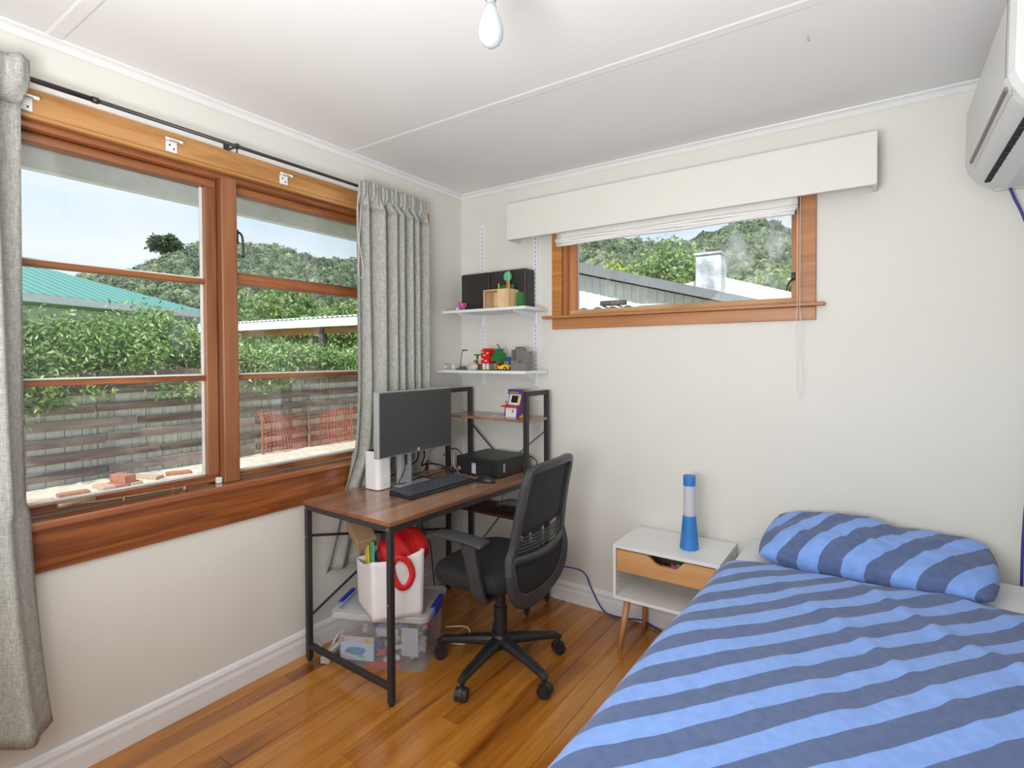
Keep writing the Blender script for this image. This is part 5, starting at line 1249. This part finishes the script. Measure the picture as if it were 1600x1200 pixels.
# trees
def tree(name, label, base, h, crown, n, leaf, mat, seed, trunk=.12, clusters=40, group=None, lo=.45):
    t = thing(name, label, 'tree', tuple(base), 0, group); g = np.random.default_rng(seed); b0 = np.array(base)
    ctr = b0+[0, 0, h-crown[2]]
    bm = B(); sweep(bm, smoothpath([b0, b0+[.1, .05, (h-crown[2])*.5], ctr+[0, 0, crown[2]*.3]], 4), [trunk]*3+[trunk*.8]*3+[trunk*.4]*3, n=8); obj('trunk', bm, 'bark', t, True, True)
    for q in range(6):
        a = g.uniform(0, 6.28); e = ctr+[crown[0]*.6*math.cos(a), crown[1]*.6*math.sin(a), crown[2]*g.uniform(-.1, .6)]
        bm = B(); sweep(bm, [ctr+[0, 0, -crown[2]*.5], (ctr+e)/2+[0, 0, -.05*h], e], [trunk*.4, trunk*.25, trunk*.1], n=6); obj('branch', bm, 'bark', t, True, True)
    d = g.normal(size=(clusters, 3)); d /= np.linalg.norm(d, axis=1)[:, None]; rad = g.uniform(lo, 1, (clusters, 1))**.6
    cc_ = ctr+d*rad*np.array(crown)*.85
    pts = (cc_[:, None, :]+g.normal(size=(clusters, n//clusters, 3))*np.array(crown)*.13).reshape(-1, 3)
    leafobj('foliage', pts, (0, -.3, .6), leaf, .3, mat, t, .7, seed+1)
    return t
tree('leafy_tree', 'mid green leafy tree rising behind the shed roof', (-3.4, 15, -.2), 5.6, (1.55, 1.5, 1.7), 7000, .16, 'leaf_mid', 31, clusters=70)
tree('leafy_tree', 'yellow-green tree at the shed roof end', (-6.6, 16.5, -.2), 5.2, (1.7, 1.5, 1.4), 6000, .16, 'leaf_yel', 33, clusters=60)
tree('leafy_tree', 'low green tree growing beside the rendered chimney', (-.7, 17.5, -.2), 4.6, (1.3, 1.3, 1.4), 5000, .16, 'leaf_mid', 35, clusters=60)
tree('leafy_tree', 'bright green tree growing behind the carport', (-15.0, 8.6, -.2), 4.2, (2.2, 1.8, 1.6), 8000, .17, 'leaf_mid', 37, clusters=80)
tree('leafy_tree', 'darker green tree growing behind the open end of the carport', (-9.2, 10.6, -.2), 4.5, (1.7, 1.6, 1.7), 7000, .17, 'leaf_dark', 39, clusters=80)
tree('leafy_tree', 'small green bush between the two trees behind the carport', (-11.4, 8.2, -.2), 3.4, (1.2, 1.2, 1.2), 4500, .15, 'leaf_mid', 41, clusters=60)

# forested hill: terrain + canopy
cx0, cy0 = 2.19, -2.65
AZ = [-25, 0, 6.8, 10, 14.6, 19, 27, 35, 42, 50, 53.7, 57.3, 60.9, 63.9, 66.7, 68.2, 71.8, 73.9, 76.6, 82, 100]
EL = [11.2, 12.2, 12.4, 13.5, 13.3, 13.0, 12.9, 12.5, 11.8, 11.2, 11.4, 11.8, 11.5, 11.1, 10.2, 9.4, 8.4, 7.5, 6.4, 5.2, 4.0]
def ridge(az): return 150*math.tan(math.radians(float(np.interp(az, AZ, EL))))+1.364-4.4
def terr(az, f):
    rad = 45+105*f; h = ridge(az)*(f**1.15)*(1+.05*math.sin(az*.35+f*5))+.8*math.sin(az*.9+f*7)*f*(1-f)*4
    a = math.radians(az); return Vector((cx0-math.sin(a)*rad, cy0+math.cos(a)*rad, h-.3))
bm = B(); grid(bm, lambda u, v: terr(-25+125*u, v) if v < .97 else terr(-25+125*u, .97)+Vector((0, 0, 0)), 126, 34); o = obj('hillside', bm, 'grass', smooth=True); o['kind'] = 'structure'; o['label'] = 'steep hillside behind the houses'; solid(o, .5, -1)
m, t, b, o = newmat('hazy_bush_canopy'); M['bush'] = m
at = t.nodes.new('ShaderNodeAttribute'); at.attribute_name = 'crown'; gg = t.nodes.new('ShaderNodeNewGeometry')
ad = t.nodes.new('ShaderNodeMath'); ad.operation = 'MULTIPLY_ADD'; t.links.new(gg.outputs['Random Per Island'], ad.inputs[0]); ad.inputs[1].default_value = .35; t.links.new(at.outputs['Fac'], ad.inputs[2])
rr = ramp(t, ad.outputs[0], [(.15, srgb(62, 80, 60)), (.65, srgb(92, 108, 80)), (1.0, srgb(128, 140, 104))]); t.links.new(rr.outputs[0], b.inputs['Base Color']); b.inputs['Roughness'].default_value = .7  # greyed greens put the distance haze into the leaf colour
ico = bmesh.new(); bmesh.ops.create_icosphere(ico, subdivisions=1, radius=1); ico.verts.ensure_lookup_table()
iv = np.array([v.co[:] for v in ico.verts]); ifc = np.array([[v.index for v in f.verts] for f in ico.faces]); ico.free()
g = np.random.default_rng(77); VS = []; FS = []; CR = []; cnt = 0; nv0 = 0; NL = 120
while cnt < 5200:
    az = g.uniform(-2, 84); f = g.uniform(.05, 1.0)**.8
    if 31 < az < 45: continue
    cnt += 1
    p_ = np.array(terr(az, min(f, .985))); s_ = g.uniform(1.0, 2.2)*(.55+.5*f); sc_ = np.array([s_*g.uniform(.8, 1.2), s_*g.uniform(.8, 1.2), s_*g.uniform(.8, 1.3)]); ctr = p_+np.array([0, 0, s_*.45])
    VS.append(iv*sc_*.82+ctr); FS.append(ifc+nv0); nv0 += len(iv)
    d = g.normal(size=(NL, 3)); d /= np.linalg.norm(d, axis=1)[:, None]; d[:, 2] = np.abs(d[:, 2])*.9-.15; pp_ = ctr+d*sc_*g.uniform(.75, 1.08, (NL, 1))
    nn = d+g.normal(size=(NL, 3))*.45; nn /= np.linalg.norm(nn, axis=1)[:, None]; a_ = np.cross(nn, g.normal(size=(NL, 3))); a_ /= np.linalg.norm(a_, axis=1)[:, None]; b__ = np.cross(nn, a_)
    L = s_*g.uniform(.07, .16, (NL, 1))
    VS.append(np.stack([pp_-a_*L, pp_+b__*L*.7, pp_+a_*L, pp_-b__*L*.7], 1).reshape(-1, 3)); i4 = nv0+np.arange(NL)*4
    FS.append(np.stack([i4, i4+1, i4+2], 1)); FS.append(np.stack([i4, i4+2, i4+3], 1)); nv0 += NL*4
    CR.append(np.full(len(iv)+NL*4, g.uniform(0, .75)))
me = bpy.data.meshes.new('forest_canopy'); VA = np.concatenate(VS); FA = np.concatenate(FS)
me.vertices.add(len(VA)); me.vertices.foreach_set('co', VA.ravel()); me.loops.add(len(FA)*3); me.loops.foreach_set('vertex_index', FA.ravel().astype(np.int32)); me.polygons.add(len(FA)); me.polygons.foreach_set('loop_start', (np.arange(len(FA))*3).astype(np.int32))
at_ = me.attributes.new('crown', 'FLOAT', 'POINT'); at_.data.foreach_set('value', np.concatenate(CR).astype(np.float32)); me.materials.append(M['bush']); me.update(calc_edges=True); me.validate()
o = bpy.data.objects.new('forest_canopy', me); C.objects.link(o); o['kind'] = 'stuff'; o['label'] = 'dense native bush covering the hillside'; o['category'] = 'forest'
p_ = terr(66.9, .985)
tree('ridge_tree', 'lone spreading dark tree standing on the hill ridge', (p_.x, p_.y, p_.z-1), 8.2, (3.6, 3.6, 2.2), 5000, .7, 'leaf_dark', 51, trunk=.35, clusters=36)
